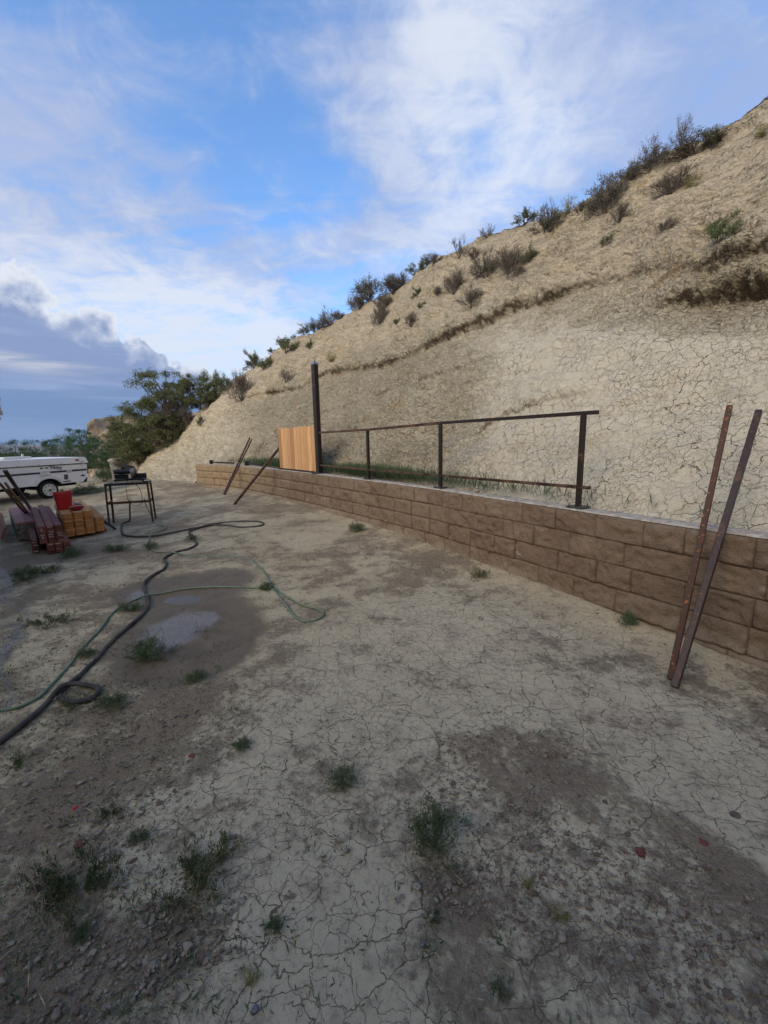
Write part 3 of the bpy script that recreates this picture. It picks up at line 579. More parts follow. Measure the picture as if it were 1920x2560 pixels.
# slanting scarps on the upper face, running with the slope
pu = np.stack([pf @ np.array([UU[0], UU[1], 0]) * .55 + pf[:, 2] * .9, pf[:, 2] * 5.2 - (pf @ np.array([UU[0], UU[1], 0])) * 1.3, pf @ np.array([WW[0], WW[1], 0])], 1)
sc_ = fbm(pu, 1.1, 4, .6, 131).reshape(disp.shape); sc2 = np.abs(sc_); terr = ((sc_ * 4.) % 1.)
himask = sstep(.42, .62, Vg + .1 * nz1)
disp += .045 * (1 - terr) * sstep(.1, .5, himask) * np.clip(.6 + 1.5 * nz1, 0, 1); gul = fbm(np.stack([pu[:, 0] * 1.6 + .9 * pf[:, 2], pf[:, 2] * .25, pu[:, 2] * .3], 1), 1., 4, .55, 151).reshape(disp.shape); disp += .10 * (np.abs(gul) * -1 + .2) * (1 - himask) * (.35 + .65 * (1 - sstep(1150, 1500, hx)))
# masks: cracked plates low right, crumbly clay elsewhere
cr_px = sstep(1020, 1330, hx + 140 * nz1 - (hy - 1000) * .15) * sstep(720, 870, hy + 80 * nz2 - (hx - 1500) * .05) 
crackm = np.clip(cr_px, 0, 1) * (Vg < 1.01)
crumb = np.clip((1 - crackm) * (1 - .75 * himask) * sstep(500, 700, hx + 100 * nz1), 0, 1) + himask * .25 * np.clip(.5 + 2 * nz2, 0, 1)
crumb = np.clip(crumb, .1, 1)
e2, f1 = worley(np.stack([(pf @ np.array([UU[0], UU[1], 0])), pf[:, 2] * 1.35], 1) + .03 * np.stack([nz3.ravel(), nz2.ravel()], 1), 13., 5)
disp += (np.clip(.55 - f1, 0, 1).reshape(disp.shape) * .075 - .018) * crumb * (Vg < 1.0) * (.6 + .8 * nz2)
disp += .036 * nz3 * (.3 + .7 * crumb) * (1 - .6 * crackm); nz4 = fbm(pf, 24., 3, .6, 141).reshape(disp.shape); disp += .010 * nz4 * (1 - .7 * crackm)
# keep the foot straight behind the wall
disp *= sstep(-.01, .10, Vg) * .9 + .1
disp = np.where(Vg > 1., disp * .5, disp)
HP = HB + Nn * disp[..., None]
hill = grid_mesh('hillside', HP, HILL, dict(crack=crackm, crumb=crumb, soil_and_shade=np.clip(soil_and_shade, 0, 1), lip_shade=np.clip(lip_shade, 0, 1), high=himask)); tag(hill, kind='structure')
def hat(px, py):
    i, j = hill_index(px, py); return HP[i, j].copy()
# level strip of fill between the wall and the foot of the hill, and round the wall end
def fill_strip():
    us = np.linspace(U0, U1 + .3, 700); vs = np.linspace(0, 1, 14); P = np.zeros((14, 700, 3))
    for i, v in enumerate(vs):
        w_ = wall_w(us) + .17 + v * .42; P[i, :, 0] = UU[0] * us + WW[0] * w_; P[i, :, 1] = UU[1] * us + WW[1] * w_; P[i, :, 2] = wall_top(us) - .055 + v * .09
    p = P.reshape(-1, 3); P[..., 2] += (.012 * fbm(p, 3, 4, .5, 7) + .008 * fbm(p, 14, 3, .6, 9)).reshape(14, 700)
    o_ = np.ones(P.shape[:2]); tag(grid_mesh('backfill_path', P, HILL, dict(crack=o_ * .7, crumb=o_ * .3, soil_and_shade=o_ * 0, high=o_ * 0)), kind='structure')
fill_strip()

#@@REST
# ------------------------------------------------------------------ retaining wall
def WP(u, dw, z):
    w_ = float(wall_w(u)) + dw; return np.array([UU[0] * u + WW[0] * w_, UU[1] * u + WW[1] * w_, z])
def make_wall():
    root = empty('retaining_wall', WP(6, .1, 0), 'long curved low retaining wall of brown split face blocks below the fence', 'retaining wall')
    off = np.array(root.location); Vs = []; Fs = []; tone = []; low = []; far = []; nv = 0
    H = .208
    ue = U1 + .12
    for k in range(6):
        u = U0 - .3 + (k % 2) * .22 + (k // 2) * .07
        while u < ue:
            L = rnd.choice([.41, .41, .41, .30, .52]) * rnd.uniform(.98, 1.02); u2 = u + L
            if u2 > ue: u2 = ue
            if u2 - u < .08: break
            um = (u + u2) / 2; top = float(wall_top(um)) - k * H
            if top < float(base_z(um)) - .12: u = u2; continue
            nx, nz = (26, 14) if 0 < um < 4 else ((16, 9) if um < 8 else (10, 6))
            g = .002; uu = np.linspace(u + g, u2 - g, nx); tops = wall_top(uu) - k * H - g; bots = tops - H + 2 * g
            s = np.linspace(0, 1, nz); UUg, S = np.meshgrid(uu, s, indexing='xy'); Zg = bots[None, :] + (tops - bots)[None, :] * S
            p = np.stack([UUg.ravel(), Zg.ravel(), np.full(UUg.size, k * 7.1 + um)], 1)
            e = np.minimum(np.minimum(UUg - u, u2 - UUg), np.minimum(Zg - bots[None, :], tops[None, :] - Zg)); ef = sstep(0, .011, e)
            tilt = rnd.uniform(-.010, .010); n_ = fbm(p, 6., 4, .58, 7).reshape(UUg.shape); n2 = np.abs(fbm(p, 11., 3, .6, 19).reshape(UUg.shape))
            out = .012 + .008 * ef + (.3 + .7 * ef) * (.050 * n_ + .036 * (n2 - .25)) + tilt * (UUg - um) / .3 + rnd.uniform(-.004, .005)
            ww_ = wall_w(UUg) - out
            P = np.stack([UU[0] * UUg + WW[0] * ww_, UU[1] * UUg + WW[1] * ww_, Zg], -1)
            # rim going back
            rimP = P.copy(); wb = wall_w(UUg) + .12
            B = np.stack([UU[0] * UUg + WW[0] * wb, UU[1] * UUg + WW[1] * wb, Zg], -1)
            idx = np.arange(nx * nz).reshape(nz, nx) + nv
            f = np.stack([idx[:-1, :-1], idx[:-1, 1:], idx[1:, 1:], idx[1:, :-1]], -1).reshape(-1, 4)
            loop = np.concatenate([idx[0, :], idx[1:, -1], idx[-1, ::-1][1:], idx[::-1, 0][1:-1]]) - nv
            Bv = B.reshape(-1, 3)[loop]; j = nv + nx * nz + np.arange(len(loop)); l2 = loop + nv
            f2 = np.stack([l2, np.roll(l2, -1), np.roll(j, -1), j], -1)
            Vs += [P.reshape(-1, 3), Bv]; Fs += [f, f2[:, ::-1]]; nn = nx * nz + len(loop); nv += nn
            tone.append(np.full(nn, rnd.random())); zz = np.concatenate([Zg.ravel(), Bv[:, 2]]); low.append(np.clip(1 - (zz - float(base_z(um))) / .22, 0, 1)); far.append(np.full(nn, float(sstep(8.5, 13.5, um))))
            u = u2
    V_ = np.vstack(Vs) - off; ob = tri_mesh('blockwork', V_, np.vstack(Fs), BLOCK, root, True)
    for n_, a in (('tone', tone), ('low', low), ('far', far)):
        at_ = ob.data.attributes.new(n_, 'FLOAT', 'POINT'); at_.data.foreach_set('value', np.concatenate(a).astype(np.float32))
    # dark core behind the joints, end return
    us = np.linspace(U0 - .3, ue - .01, 120); mb = MB(); vs = []
    for u in us:
        zt = float(wall_top(u)) - .02
        for dw, z in ((.03, -.5), (.03, zt), (.26, zt), (.26, -.5)): vs.append(WP(u, dw, z))
    fs = [(i * 4 + j, i * 4 + (j + 1) % 4, i * 4 + 4 + (j + 1) % 4, i * 4 + 4 + j) for i in range(len(us) - 1) for j in range(4)] + [(0, 1, 2, 3), tuple(len(us) * 4 - 4 + q for q in (3, 2, 1, 0))]
    mb.add(vs, fs); wpart(mb, 'core', BLOCK, root)
    # rough concrete on the top
    us = np.linspace(U0 - .3, ue + .01, 900); ds = np.array([-.003, .0, .05, .10, .15, .185, .20]); P = np.zeros((7, 900, 3))
    for i, d in enumerate(ds):
        w_ = wall_w(us) + d; P[i, :, 0] = UU[0] * us + WW[0] * w_; P[i, :, 1] = UU[1] * us + WW[1] * w_; P[i, :, 2] = wall_top(us) + (.004 if i == 0 else .016) - (.03 if i == 6 else 0)
    p = P.reshape(-1, 3); n_ = .004 * fbm(p, 12, 3, .6, 3) + .004 * fbm(p, 40, 2, .6, 4); P[1:, :, 2] += n_.reshape(7, 900)[1:]
    P[6, :, :2] += np.stack([WW[0] * .02 * fbm(P[6], 5, 3, .5, 8), WW[1] * .02 * fbm(P[6], 5, 3, .5, 8)], 1)
    o = grid_mesh('cap_top', P - off, CONC); o.parent = root
make_wall()

# ------------------------------------------------------------------ steel fence with cedar panel
def wall_at(px, py):
    """place on the wall top seen at the pixel"""
    z = .95
    for _ in range(8):
        p = atz(px, py, z); u, w_ = uw(p[0], p[1]); z = float(wall_top(u)) + .018
    return atz(px, py, z)
def on_wall(px, py, dw=.09):
    lo, hi = .3, U1 + .3
    for _ in range(40):
        u = (lo + hi) / 2; q = WP(u, dw, WTOP + .018)
        if proj(q)[0] > px: lo = u
        else: hi = u
    return q, u
def make_fence():
    B4, u4 = on_wall(1445, 1270, .10); B3, u3 = on_wall(1101, 1221, .10); B2, u2 = on_wall(922, 1200, .10); BT, uT = on_wall(799, 1186, .10); BL, uL = on_wall(703, 1174, .10)
    root = empty('steel_fence', BT, 'dark rusty steel pipe fence with tall post and cedar panel bolted on the wall', 'fence')
    tops = []
    for B, (px, py) in ((B4, (1458, 1038)), (B3, (1099, 1061)), (B2, (919, 1077))):
        zt = zat(px, py, B); tops.append(zt)
    zt = B4[2] + .86
    def plate(mb, B, s, dirv):
        a = math.atan2(dirv[1], dirv[0]); mb.box(Vector(B) + Vector((0, 0, .008)), (s, s, .012), Matrix.Rotation(a, 3, 'Z'))
        for sx in (-1, 1):
            for sy in (-1, 1):
                c = Vector(B) + Matrix.Rotation(a, 3, 'Z') @ Vector((sx * s * .36, sy * s * .36, .014)); mb.cyl(c, c + Vector((0, 0, .012)), .009, 6); mb.cyl(c, c + Vector((0, 0, .028)), .005, 6)
    hts = {}
    for (B, nb, s, wd) in ((B4, B3, .16, .044), (B3, B2, .14, .044), (B2, BT, .14, .044), (BL, BT, .14, .05)):
        d = np.array(nb) - B; dn = Vector((d[0], d[1], 0)).normalized()
        th = tops[0] if B is B4 else tops[1] if B is B3 else tops[2] if B is B2 else zat(700, 1086, BL)
        hts[id(B)] = th
        mb = MB(); rot = Matrix.Rotation(math.atan2(dn.y, dn.x), 3, 'Z'); h = th - B[2] - .01; mb.box(Vector(B) + Vector((0, 0, .01 + h / 2)), (wd, wd, h), rot, .004)
        po = wpart(mb, 'post', STEEL, root); mb = MB(); plate(mb, B, s, dn); pl = wpart(mb, 'base_plate', PLATE, root); pl.parent = po
    # tall square post
    d = BT - BL; dn = Vector((d[0], d[1], 0)).normalized(); rot = Matrix.Rotation(math.atan2(dn.y, dn.x) + R(6), 3, 'Z'); zT = zat(783, 914, BT); hT = zT - BT[2]
    mb = MB(); mb.box(Vector(BT) + Vector((0, 0, .014 + hT / 2)), (.105, .105, hT), rot, .008); po = wpart(mb, 'tall_post', STEEL, root)
    mb = MB(); mb.box(Vector(BT) + Vector((0, 0, .009)), (.24, .24, .016), rot)
    for sx in (-1, 1):
        for sy in (-1, 1):
            c = Vector(BT) + rot @ Vector((sx * .095, sy * .095, .016)); mb.cyl(c, c + Vector((0, 0, .014)), .012, 6); mb.cyl(c, c + Vector((0, 0, .04)), .007, 6)
    o = wpart(mb, 'base_plate', PLATE, root); o.parent = po
    mb = MB(); c = Vector(BT) + Vector((0, 0, hT + .014)); mb.box(c + Vector((0, 0, .009)), (.125, .125, .018), rot)
    q = [c + rot @ Vector((sx * .058, sy * .058, .019)) for sx, sy in ((-1, -1), (1, -1), (1, 1), (-1, 1))]; mb.add(q + [c + Vector((0, 0, .085))], [(0, 1, 4), (1, 2, 4), (2, 3, 4), (3, 0, 4), (3, 2, 1, 0)])
    mb.lathe(c + Vector((0, 0, .078)), (0, 0, 1), [(.006, 0), (.014, .012), (.012, .024), (.003, .036)], 10)
    mb.bar(c + rot @ Vector((-.06, -.02, .012)), c + rot @ Vector((-.12, -.03, .012)), .03, .006)
    o = wpart(mb, 'finial_cap', ALU, root); o.parent = po
    # rails
    def top_of(B): return Vector((B[0], B[1], hts[id(B)]))
    T4, T3, T2 = top_of(B4), top_of(B3), top_of(B2)
    TT = Vector((BT[0], BT[1], zat(800, 1084, BT)))
    e = (T4 - T3).normalized() * .14; rw = .036
    for a, b, m in ((TT, T2, RUST), (T2, T3, RUST), (T3, T4 + e, STEEL)):
        mb = MB(); z_ = Vector((0, 0, rw / 2)); mb.bar(a + z_, b + z_, rw, rw, bev=.003); wpart(mb, 'rail', m, root)
    b4 = Vector((B4[0], B4[1], zat(1452, 1218, B4))); b3 = Vector((B3[0], B3[1], zat(1100, 1189, B3))); b2 = Vector((B2[0], B2[1], zat(921, 1174, B2))); bT = Vector((BT[0], BT[1], zat(800, 1163, BT)))
    for a, b, m in ((bT, b2, RUSTY), (b2, b3, RUST), (b3, b4 + (b4 - b3).normalized() * .11, RUST)):
        dd = (b - a).normalized(); mb = MB(); mb.bar(a + dd * .02, b, .030, .030, bev=.003); wpart(mb, 'rail', m, root)
    # cedar panel between left post and tall post
    A = Vector(BL); C = Vector(BT); d = (C - A); d.z = 0; L = d.length; dn = d.normalized(); side = Vector((dn.y, -dn.x, 0))
    if side.dot(Vector((-BT[0], -BT[1], 0))) < 0: side = -side
    a0 = A + dn * .035 + side * .035; L2 = L - .035 - .06; n = 11; zb = A.z + .03; ztl = zat(702, 1072, a0); ztr = zat(782, 1064, C)
    pan = bpy.data.objects.new('cedar_panel', None); COL.objects.link(pan); pan.parent = root; pan.location = tuple(Vector((a0.x, a0.y, zb)) - Vector(BT))
    for k in range(n):
        x0 = L2 * k / n + .0045; x1 = L2 * (k + 1) / n - .0045; zt_ = ztl + (ztr - ztl) * (k + .5) / n + rnd.uniform(-.006, .006) - .0
        mb = MB(); c = a0 + dn * ((x0 + x1) / 2); c.z = (zb + zt_) / 2; mb.box(c + side * rnd.uniform(-.001, .002), (x1 - x0, .020, zt_ - zb), Matrix.Rotation(math.atan2(dn.y, dn.x), 3, 'Z'), .007)
        wpart(mb, 'picket', CEDARP, pan)
        if k:
            j0 = a0 + dn * (L2 * k / n) - side * .017; mb = MB(); mb.bar(Vector((j0.x, j0.y, zb + .01)), Vector((j0.x, j0.y, min(zt_, ztl) - .03)), .045, .012, up=side); wpart(mb, 'gap_shade_strip', REDW, pan)  # dark strip added behind each joint to read as gap shadow
    for zz in (zb + .10, ztl - .14):
        mb = MB(); q0 = A + dn * .02; q0.z = zz; q1 = C - dn * .05; q1.z = zz; mb.bar(q0 + side * .008, q1 + side * .008, .03, .03); wpart(mb, 'rail', STEEL, root)
    mb = MB(); q0 = Vector(a0); q0.z = zb - .022; q1 = a0 + dn * L2; q1.z = zb - .022; mb.bar(q0, q1, .03, .03); wpart(mb, 'rail', STEEL, root)
    return dict(BL=BL, dn=dn, top=hts[id(BL)])
FI = make_fence()

# two posts lying on the wall, plates towards the camera
def lying_post(px, py, px2, py2, label):
    a = Vector(on_wall(px, py, .13)[0]); b = Vector(on_wall(px2, py2, .26)[0]); a.z += .055; b.z = a.z - .02
    root = empty('fence_post', a, label, 'fence post', 'loose posts lying on the wall'); d = (b - a).normalized()
    mb = MB(); mb.bar(a, b, .042, .042, bev=.003); po = wpart(mb, 'post', STEEL, root); mb = MB(); mb.bar(a - d * .012, a, .13, .13); pl = wpart(mb, 'base_plate', PLATE, root)
lying_post(529, 1158, 585, 1163, 'dark steel post lying flat at the left end of the wall top')
lying_post(618, 1160, 655, 1168, 'dark steel post lying flat on the wall top near the cedar panel')

# leaning steel bars
def side_contact(cpx):
    lo, hi = .3, U1 + .1
    for _ in range(40):
        u = (lo + hi) / 2
        if proj(WP(u, -.045, WTOP + .01))[0] > cpx: lo = u
        else: hi = u
    return WP(u, -.045, WTOP + .01)
def lean(px, py, cpx, cpy, tpx, tpy, wd, m, label, contact=None, ht=None, group='steel bars leaning on the wall'):
    P0 = gat(px, py); P0 = P0 + np.array([0, 0, .01])
    P1 = wall_at(cpx, cpy) if contact is None else contact
    if contact is None: P1 = side_contact(cpx) if px < 800 else P1
    P0 = Vector(P0); P1 = Vector(P1); d = P1 - P0; lo, hi = .3, 6.
    for _ in range(50):
        k = (lo + hi) / 2; q = proj(np.array(P0 + d * k))[1]
        if q > tpy: lo = k
        else: hi = k
    P2 = P0 + d * lo; mb = MB(); root_off = P0
    mb.bar(P0, P2, wd, ht or wd, bev=min(wd, ht or wd) * .08); mb.v = [tuple(Vector(v) - P0) for v in mb.v]; o = mb.build('steel_bar', m); o.location = P0
    return tag(o, label, 'steel bar', group)
lean(1675, 1702, 1756, 1328, 1824, 1015, .036, RUSTY, 'orange rusted steel bar leaning on the wall at right, upright of the pair')
lean(1686, 1722, 1804, 1333, 1897, 1027, .040, BROWNST, 'dark brown steel bar leaning on the wall at right, more tilted of the pair')
lean(559, 1237, 592, 1163, 618.5, 1094, .036, RUST, 'thin brown steel bar leaning on the wall far left, steeper of the pair')
lean(562, 1238, 597, 1163, 628.5, 1098, .032, RUST, 'thin brown steel bar leaning on the wall far left, lower of the pair')
_c = np.array([FI['BL'][0], FI['BL'][1], zat(697, 1120, FI['BL'])]) - np.array([FI['dn'].x, FI['dn'].y, 0]) * .03
lean(585, 1263, 0, 0, 697, 1120, .055, RUST, 'brown steel brace slanting from the ground to the post beside the cedar panel', contact=_c)

# small cairn on the wall
def cairn():
    c = Vector(on_wall(1192, 1232, .15)[0]); mb = MB(); rt = empty('stone_cairn', c, 'two small grey stones stacked on the wall top behind the fence', 'stones')
    for k, (r_, z) in enumerate(((.032, .022), (.022, .062))):
        mb = MB(); mb.lathe(c + Vector((0, 0, z - r_ * .7)), (0.1, 0, 1), [(r_ * .4, 0), (r_ * .95, r_ * .35), (r_, r_ * .8), (r_ * .6, r_ * 1.3), (r_ * .1, r_ * 1.45)], 10); wpart(mb, 'stone', STONE, rt, True)
cairn()

# ------------------------------------------------------------------ hoses
def hose(name, zpts, sc, ox, oy, rad, m, label, climb=None, lift=None, cat='hose'):
    pts = []
    for k, q in enumerate(zpts):
        p = gat(ox + q[0] / sc, oy + q[1] / sc, rad * .9); dz = q[2] if len(q) > 2 else 0.; pts.append(p + np.array([0, 0, dz]))
    e_ = pts[0] - pts[2]; e_ = e_ / np.linalg.norm(e_); pts = [np.array([*(pts[0] + e_ * k)[:2], gz(*(pts[0] + e_ * k)[:2]) + rad]) for k in (1.6, .9, .4)] + pts
    if climb: pts += [np.array(q) for q in climb]
    s = spline(pts, .02); n_ = fbm(s, 3., 3, .5, 55); n2 = fbm(s, 3., 3, .5, 66); s[:, 0] += .010 * n_; s[:, 1] += .010 * n2
    o0 = Vector(pts[0]); mb = MB(); mb.tube([Vector(q) - o0 for q in s], rad, 8); o = mb.build(name, m, None, True); o.location = o0; return tag(o, label, cat)
BG = [gat(*q) for q in ((283, 1314), (380.6, 1311.7), (362, 1303.5), (268, 1306))]      # bench feet: front left, front right, back right, back left
BC = sum(BG) / 4
bx = Vector(BG[1] - BG[0]); BLN = bx.length; bx.z = 0; bx.normalize(); bx = Matrix.Rotation(R(20), 3, 'Z') @ bx; BLN *= .93; by = Vector((-bx.y, bx.x, 0))
if by.dot(Vector((BC[0], BC[1], 0))) < 0: by = -by
BF = Vector(BG[0]) - Vector((.05, 0, 0))
def bp(x, y, z): return BF + bx * x + by * y + Vector((0, 0, z))
hose('water_hose', [(-60, 1215), (0, 1165), (120, 1070), (230, 970), (290, 925, .03), (330, 898, .035), (395, 882, .02), (455, 878), (495, 890), (500, 905), (485, 928), (440, 950), (380, 960), (325, 957), (300, 938), (302, 915), (318, 895), (350, 868), (400, 830), (480, 750), (560, 660), (650, 580), (720, 520), (748, 480), (742, 420), (728, 370), (745, 340), (790, 310), (830, 288), (840, 260), (830, 240), (850, 222), (900, 200), (960, 185), (992, 165), (985, 145), (965, 122), (955, 102), (975, 90), (1020, 75), (1090, 65), (1160, 70), (1220, 77), (1300, 72), (1333, 62), (1310, 50), (1200, 48), (1080, 60), (1000, 78), (900, 98), (800, 118), (700, 124), (635, 118), (616, 100), (618, 60)],
     2.023, 0, 1280, .0165, HOSEB, 'thick dark grey hose snaking across the yard with a small coil', climb=[bp(.34, -.03, .08), bp(.36, .0, .25), bp(.37, .04, .47)])
hose('garden_hose', [(-40, 1008), (0, 1003), (80, 990), (150, 960), (200, 930), (260, 870), (300, 830), (370, 750), (430, 670), (500, 600), (560, 520), (620, 475), (700, 437), (740, 430, .02), (800, 415), (860, 403), (950, 388), (1050, 380), (1200, 380), (1340, 388), (1385, 395), (1430, 450), (1480, 520), (1520, 550), (1570, 553), (1620, 535), (1635, 510), (1600, 490), (1540, 475), (1470, 440), (1400, 395), (1360, 350), (1340, 310), (1290, 260), (1240, 230), (1180, 225), (1060, 228), (960, 222), (880, 212, .02), (790, 200), (745, 170), (755, 140), (770, 112, .02), (800, 98), (835, 85), (830, 70), (790, 60), (770, 50)],
     2.023, 0, 1280, .0095, HOSEG, 'thin green garden hose looping around the wet patch', climb=[bp(BLN - .01, .1, .10), bp(BLN - .10, .22, .30), bp(BLN - .14, .3, .46)])

# ------------------------------------------------------------------ work bench with chop saw
def make_bench():
    root = empty('work_bench', BF, 'rusty angle iron work bench with open shelf frame carrying the chop saw', 'work bench')
    Lx, Ly, Hh = BLN, .32, .80
    for x, y in ((0, 0), (Lx, 0), (Lx, Ly), (0, Ly)):
        mb = MB(); sx = .012 if x == 0 else -.012; sy = .012 if y == 0 else -.012
        dx = -.02 if x == 0 else .02
        mb.bar(bp(x + dx, y, 0), bp(x, y, Hh), .036, .006, up=by); mb.bar(bp(x + dx - sx, y + sy * 1.2, 0), bp(x - sx, y + sy * 1.2, Hh), .006, .034, up=by); wpart(mb, 'leg', RUSTY if y == 0 else RUST, root)
    mb = MB()
    for a, b in (((0, 0), (Lx, 0)), ((Lx, 0), (Lx, Ly)), ((Lx, Ly), (0, Ly)), ((0, Ly), (0, 0))): mb.bar(bp(*a, Hh), bp(*b, Hh), .04, .042)
    for y in (.11, .21): mb.bar(bp(.0, y, Hh + .01), bp(Lx, y, Hh + .01), .05, .012)
    wpart(mb, 'top_frame', STEEL, root)
    mb = MB()
    for a, b in (((0, 0), (Lx, 0)), ((Lx, 0), (Lx, Ly)), ((0, Ly), (0, 0))): mb.bar(bp(*a, .44), bp(*b, .44), .012, .045)
    wpart(mb, 'shelf_rail', RUST, root)
    top = Hh + .028
    mb = MB(); mb.box(bp(Lx * .52, .15, top), (.50, .22, .006), Matrix.Rotation(math.atan2(bx.y, bx.x) + .06, 3, 'Z')); o = wpart(mb, 'paper', RAGW, root)
    tag(o, 'white paper strip under the saw'); mb0 = mb; oo = o
    # saw
    c = bp(Lx * .55, .20, top + .012); s = empty('chop_saw', c, 'black and grey chop saw standing on the rusty bench', 'saw'); rz = Matrix.Rotation(math.atan2(bx.y, bx.x), 3, 'Z')
    def L(x, y, z): return Vector(c) + bx * x + by * y + Vector((0, 0, z))
    mb = MB(); mb.box(L(0, 0, .03), (.54, .26, .032), rz, .006); mb.lathe(L(0, -.02, .046), (0, 0, 1), [(.13, 0), (.13, .012), (.12, .016)], 24)
    for x in (-.24, .24):
        for y in (-.11, .11): mb.cyl(L(x, y, -.002), L(x, y, .016), .016, 8)
    wpart(mb, 'base', BLACKP, s)
    mb = MB(); mb.box(L(-.16, .03, .095), (.24, .03, .085), rz, .006); mb.box(L(-.16, .06, .075), (.2, .05, .05), rz, .004); wpart(mb, 'fence_plate', BLACKP, s)
    mb = MB(); mb.box(L(.17, .03, .10), (.23, .04, .095), rz, .006); mb.box(L(.2, .06, .075), (.16, .05, .05), rz, .004); wpart(mb, 'fence_plate', BLACKP, s)
    mb = MB(); ax = bx; mb.lathe(L(-.27, -.01, .195), ax, [(.02, 0), (.045, .004), (.047, .02), (.047, .05), (.052, .055), (.055, .16), (.05, .2), (.05, .28)], 20); wpart(mb, 'motor', BLACKP, s, False)
    mb = MB(); prof = [(L(.02, 0, .16))]; n = 22; vs = []; r_ = .115
    for side in (0, .07):
        for k in range(n):
            a = R(-25 + 230 * k / (n - 1)); vs.append(L(.03 + side, -.01 + math.cos(a) * r_, .165 + math.sin(a) * r_))
        vs.append(L(.03 + side, -.01, .12))
    fs = [tuple(range(n + 1)), tuple(range(n + 1, 2 * n + 2))[::-1]] + [(k, (k + 1) % (n + 1), (k + 1) % (n + 1) + n + 1, k + n + 1) for k in range(n + 1)]
    mb.add(vs, fs); mb.lathe(L(.10, -.01, .17), bx, [(.04, 0), (.038, .02), (.025, .03)], 16); wpart(mb, 'blade_guard', GREYM, s)
    mb = MB(); mb.cyl(L(.055, -.01, .15), L(.062, -.01, .15), .10, 28); wpart(mb, 'blade', ALU, s)
    mb = MB(); mb.tube([L(-.1, -.02, .25), L(-.1, -.03, .29), L(-.03, -.04, .30), L(.04, -.05, .285), L(.07, -.05, .26)], .018, 8); mb.box(L(-.11, 0, .265), (.05, .07, .06), rz, .01); mb.box(L(.06, -.03, .285), (.07, .05, .035), rz, .01); wpart(mb, 'handle', BLACKP, s, False)
    mb = MB(); mb.box(L(.03, .12, .11), (.08, .06, .16), rz, .01); wpart(mb, 'arm', GREYM, s)
    pts = [L(-.02, -.12, .02), L(-.03, -.26, -.05), L(-.035, -.27, -.2), L(-.02, -.25, -.38), L(.06, -.22, -.47), L(.14, -.22, -.47), L(.20, -.22, -.40), L(.21, -.24, -.24), L(.17, -.25, -.1), L(.08, -.22, -.01), L(.05, -.13, .02)]
    mb = MB(); mb.tube([Vector(q) for q in spline([tuple(q) for q in pts], .02)], .005, 6); wpart(mb, 'power_cord', BLACK, s, True)
    mb = MB(); q = spline([tuple(L(.21, -.1, .01)), tuple(L(.25, -.12, .045)), tuple(L(.30, -.08, .03)), tuple(L(.36, -.02, .0))], .02); mb.tube([Vector(v) for v in q], .006, 6); wpart(mb, 'air_line', ALU, s, True)
make_bench()

# ------------------------------------------------------------------ cedar picket stacks
def frame_from(A, B, C):
    ex = Vector(B) - Vector(A); ex.z = 0; ex.normalize(); ey = Vector(C); ey.z = 0; ey.normalize(); return ex, ey
PA = Vector(gat(164, 1351)); PB = Vector(gat(265, 1334)); zt = zat(144.5, 1286.7, PA)
PT = Vector(atz(144.5, 1286.7, zt)); PQ = Vector(atz(122, 1247.6, zt)); pex = (PB - PA); pex.z = 0; plen = pex.length; pex.normalize(); pey = (PQ - PT); pey.z = 0; pey.normalize()
def board_mesh(name, wd, th, L, m, dogear=False, wav=0.):
    """board along +Y from 0 to L, width X centred, bottom at z=0"""
    e = .022 if dogear else .0; prof = [(-wd / 2 + e, 0), (wd / 2 - e, 0), (wd / 2, e), (wd / 2, L), (-wd / 2, L), (-wd / 2, e)] if dogear else [(-wd / 2, 0), (wd / 2, 0), (wd / 2, L), (-wd / 2, L)]
    n = len(prof); vs = [(x, y, 0) for x, y in prof] + [(x, y, th) for x, y in prof]
    return vs, [tuple(range(n))[::-1], tuple(range(n, 2 * n))] + [(k, (k + 1) % n, (k + 1) % n + n, k + n) for k in range(n)]
def board_obj(name, me_src, loc, rot, label, cat, group, parts=()):
    pass
ang_p = math.atan2(-pey.x, pey.y)
GROUPP = 'cedar pickets stacked on the ground'
snames = ['left stack beside the dark red lumber', 'second stack from the left, under the red pouch', 'third stack from the left', 'shortest stack at the right end']
tnames = ['wide pale cedar picket on top of the left stack, under the red bucket', 'tan cedar picket on top of the second stack, right of the bucket', 'dark edged cedar picket on top of the third stack beside the slanting bar', 'pale knotty cedar picket on top of the short right end stack']
mb = MB(); mb.add(*board_mesh('cedar_picket', .138, .0165, 1.83, CEDAR, True)); pk0 = mb.build('cedar_picket', CEDAR); pick_me = pk0.data; first = True
tops_px = [1286.7, 1283, 1280, 1303.5]
STK = []
for k in range(4):
    c0 = PA + pex * (plen * (k + .5) / 4 - .0); zb = .055; ztop = [zt, zt + .005, zt + .01, .315][k]; n = int(round((ztop - zb) / .0185)); th = (ztop - zb) / n
    for i in range(n):
        o = pk0 if first else pk0.copy()
        if not first: COL.objects.link(o)
        first = False
        top_b = i == n - 1
        jit = rnd.uniform(-.02, .02); o.location = c0 + pey * (jit + (0 if top_b else .0)) + pex * rnd.uniform(-.006, .006) + Vector((0, 0, zb + i * th)); o.rotation_euler = (rnd.uniform(-.002, .002), 0, ang_p + rnd.uniform(-.008, .008))
        tag(o, tnames[k] if top_b else 'orange cedar picket within the ' + snames[k], 'picket', GROUPP)
    STK.append((c0, ztop))
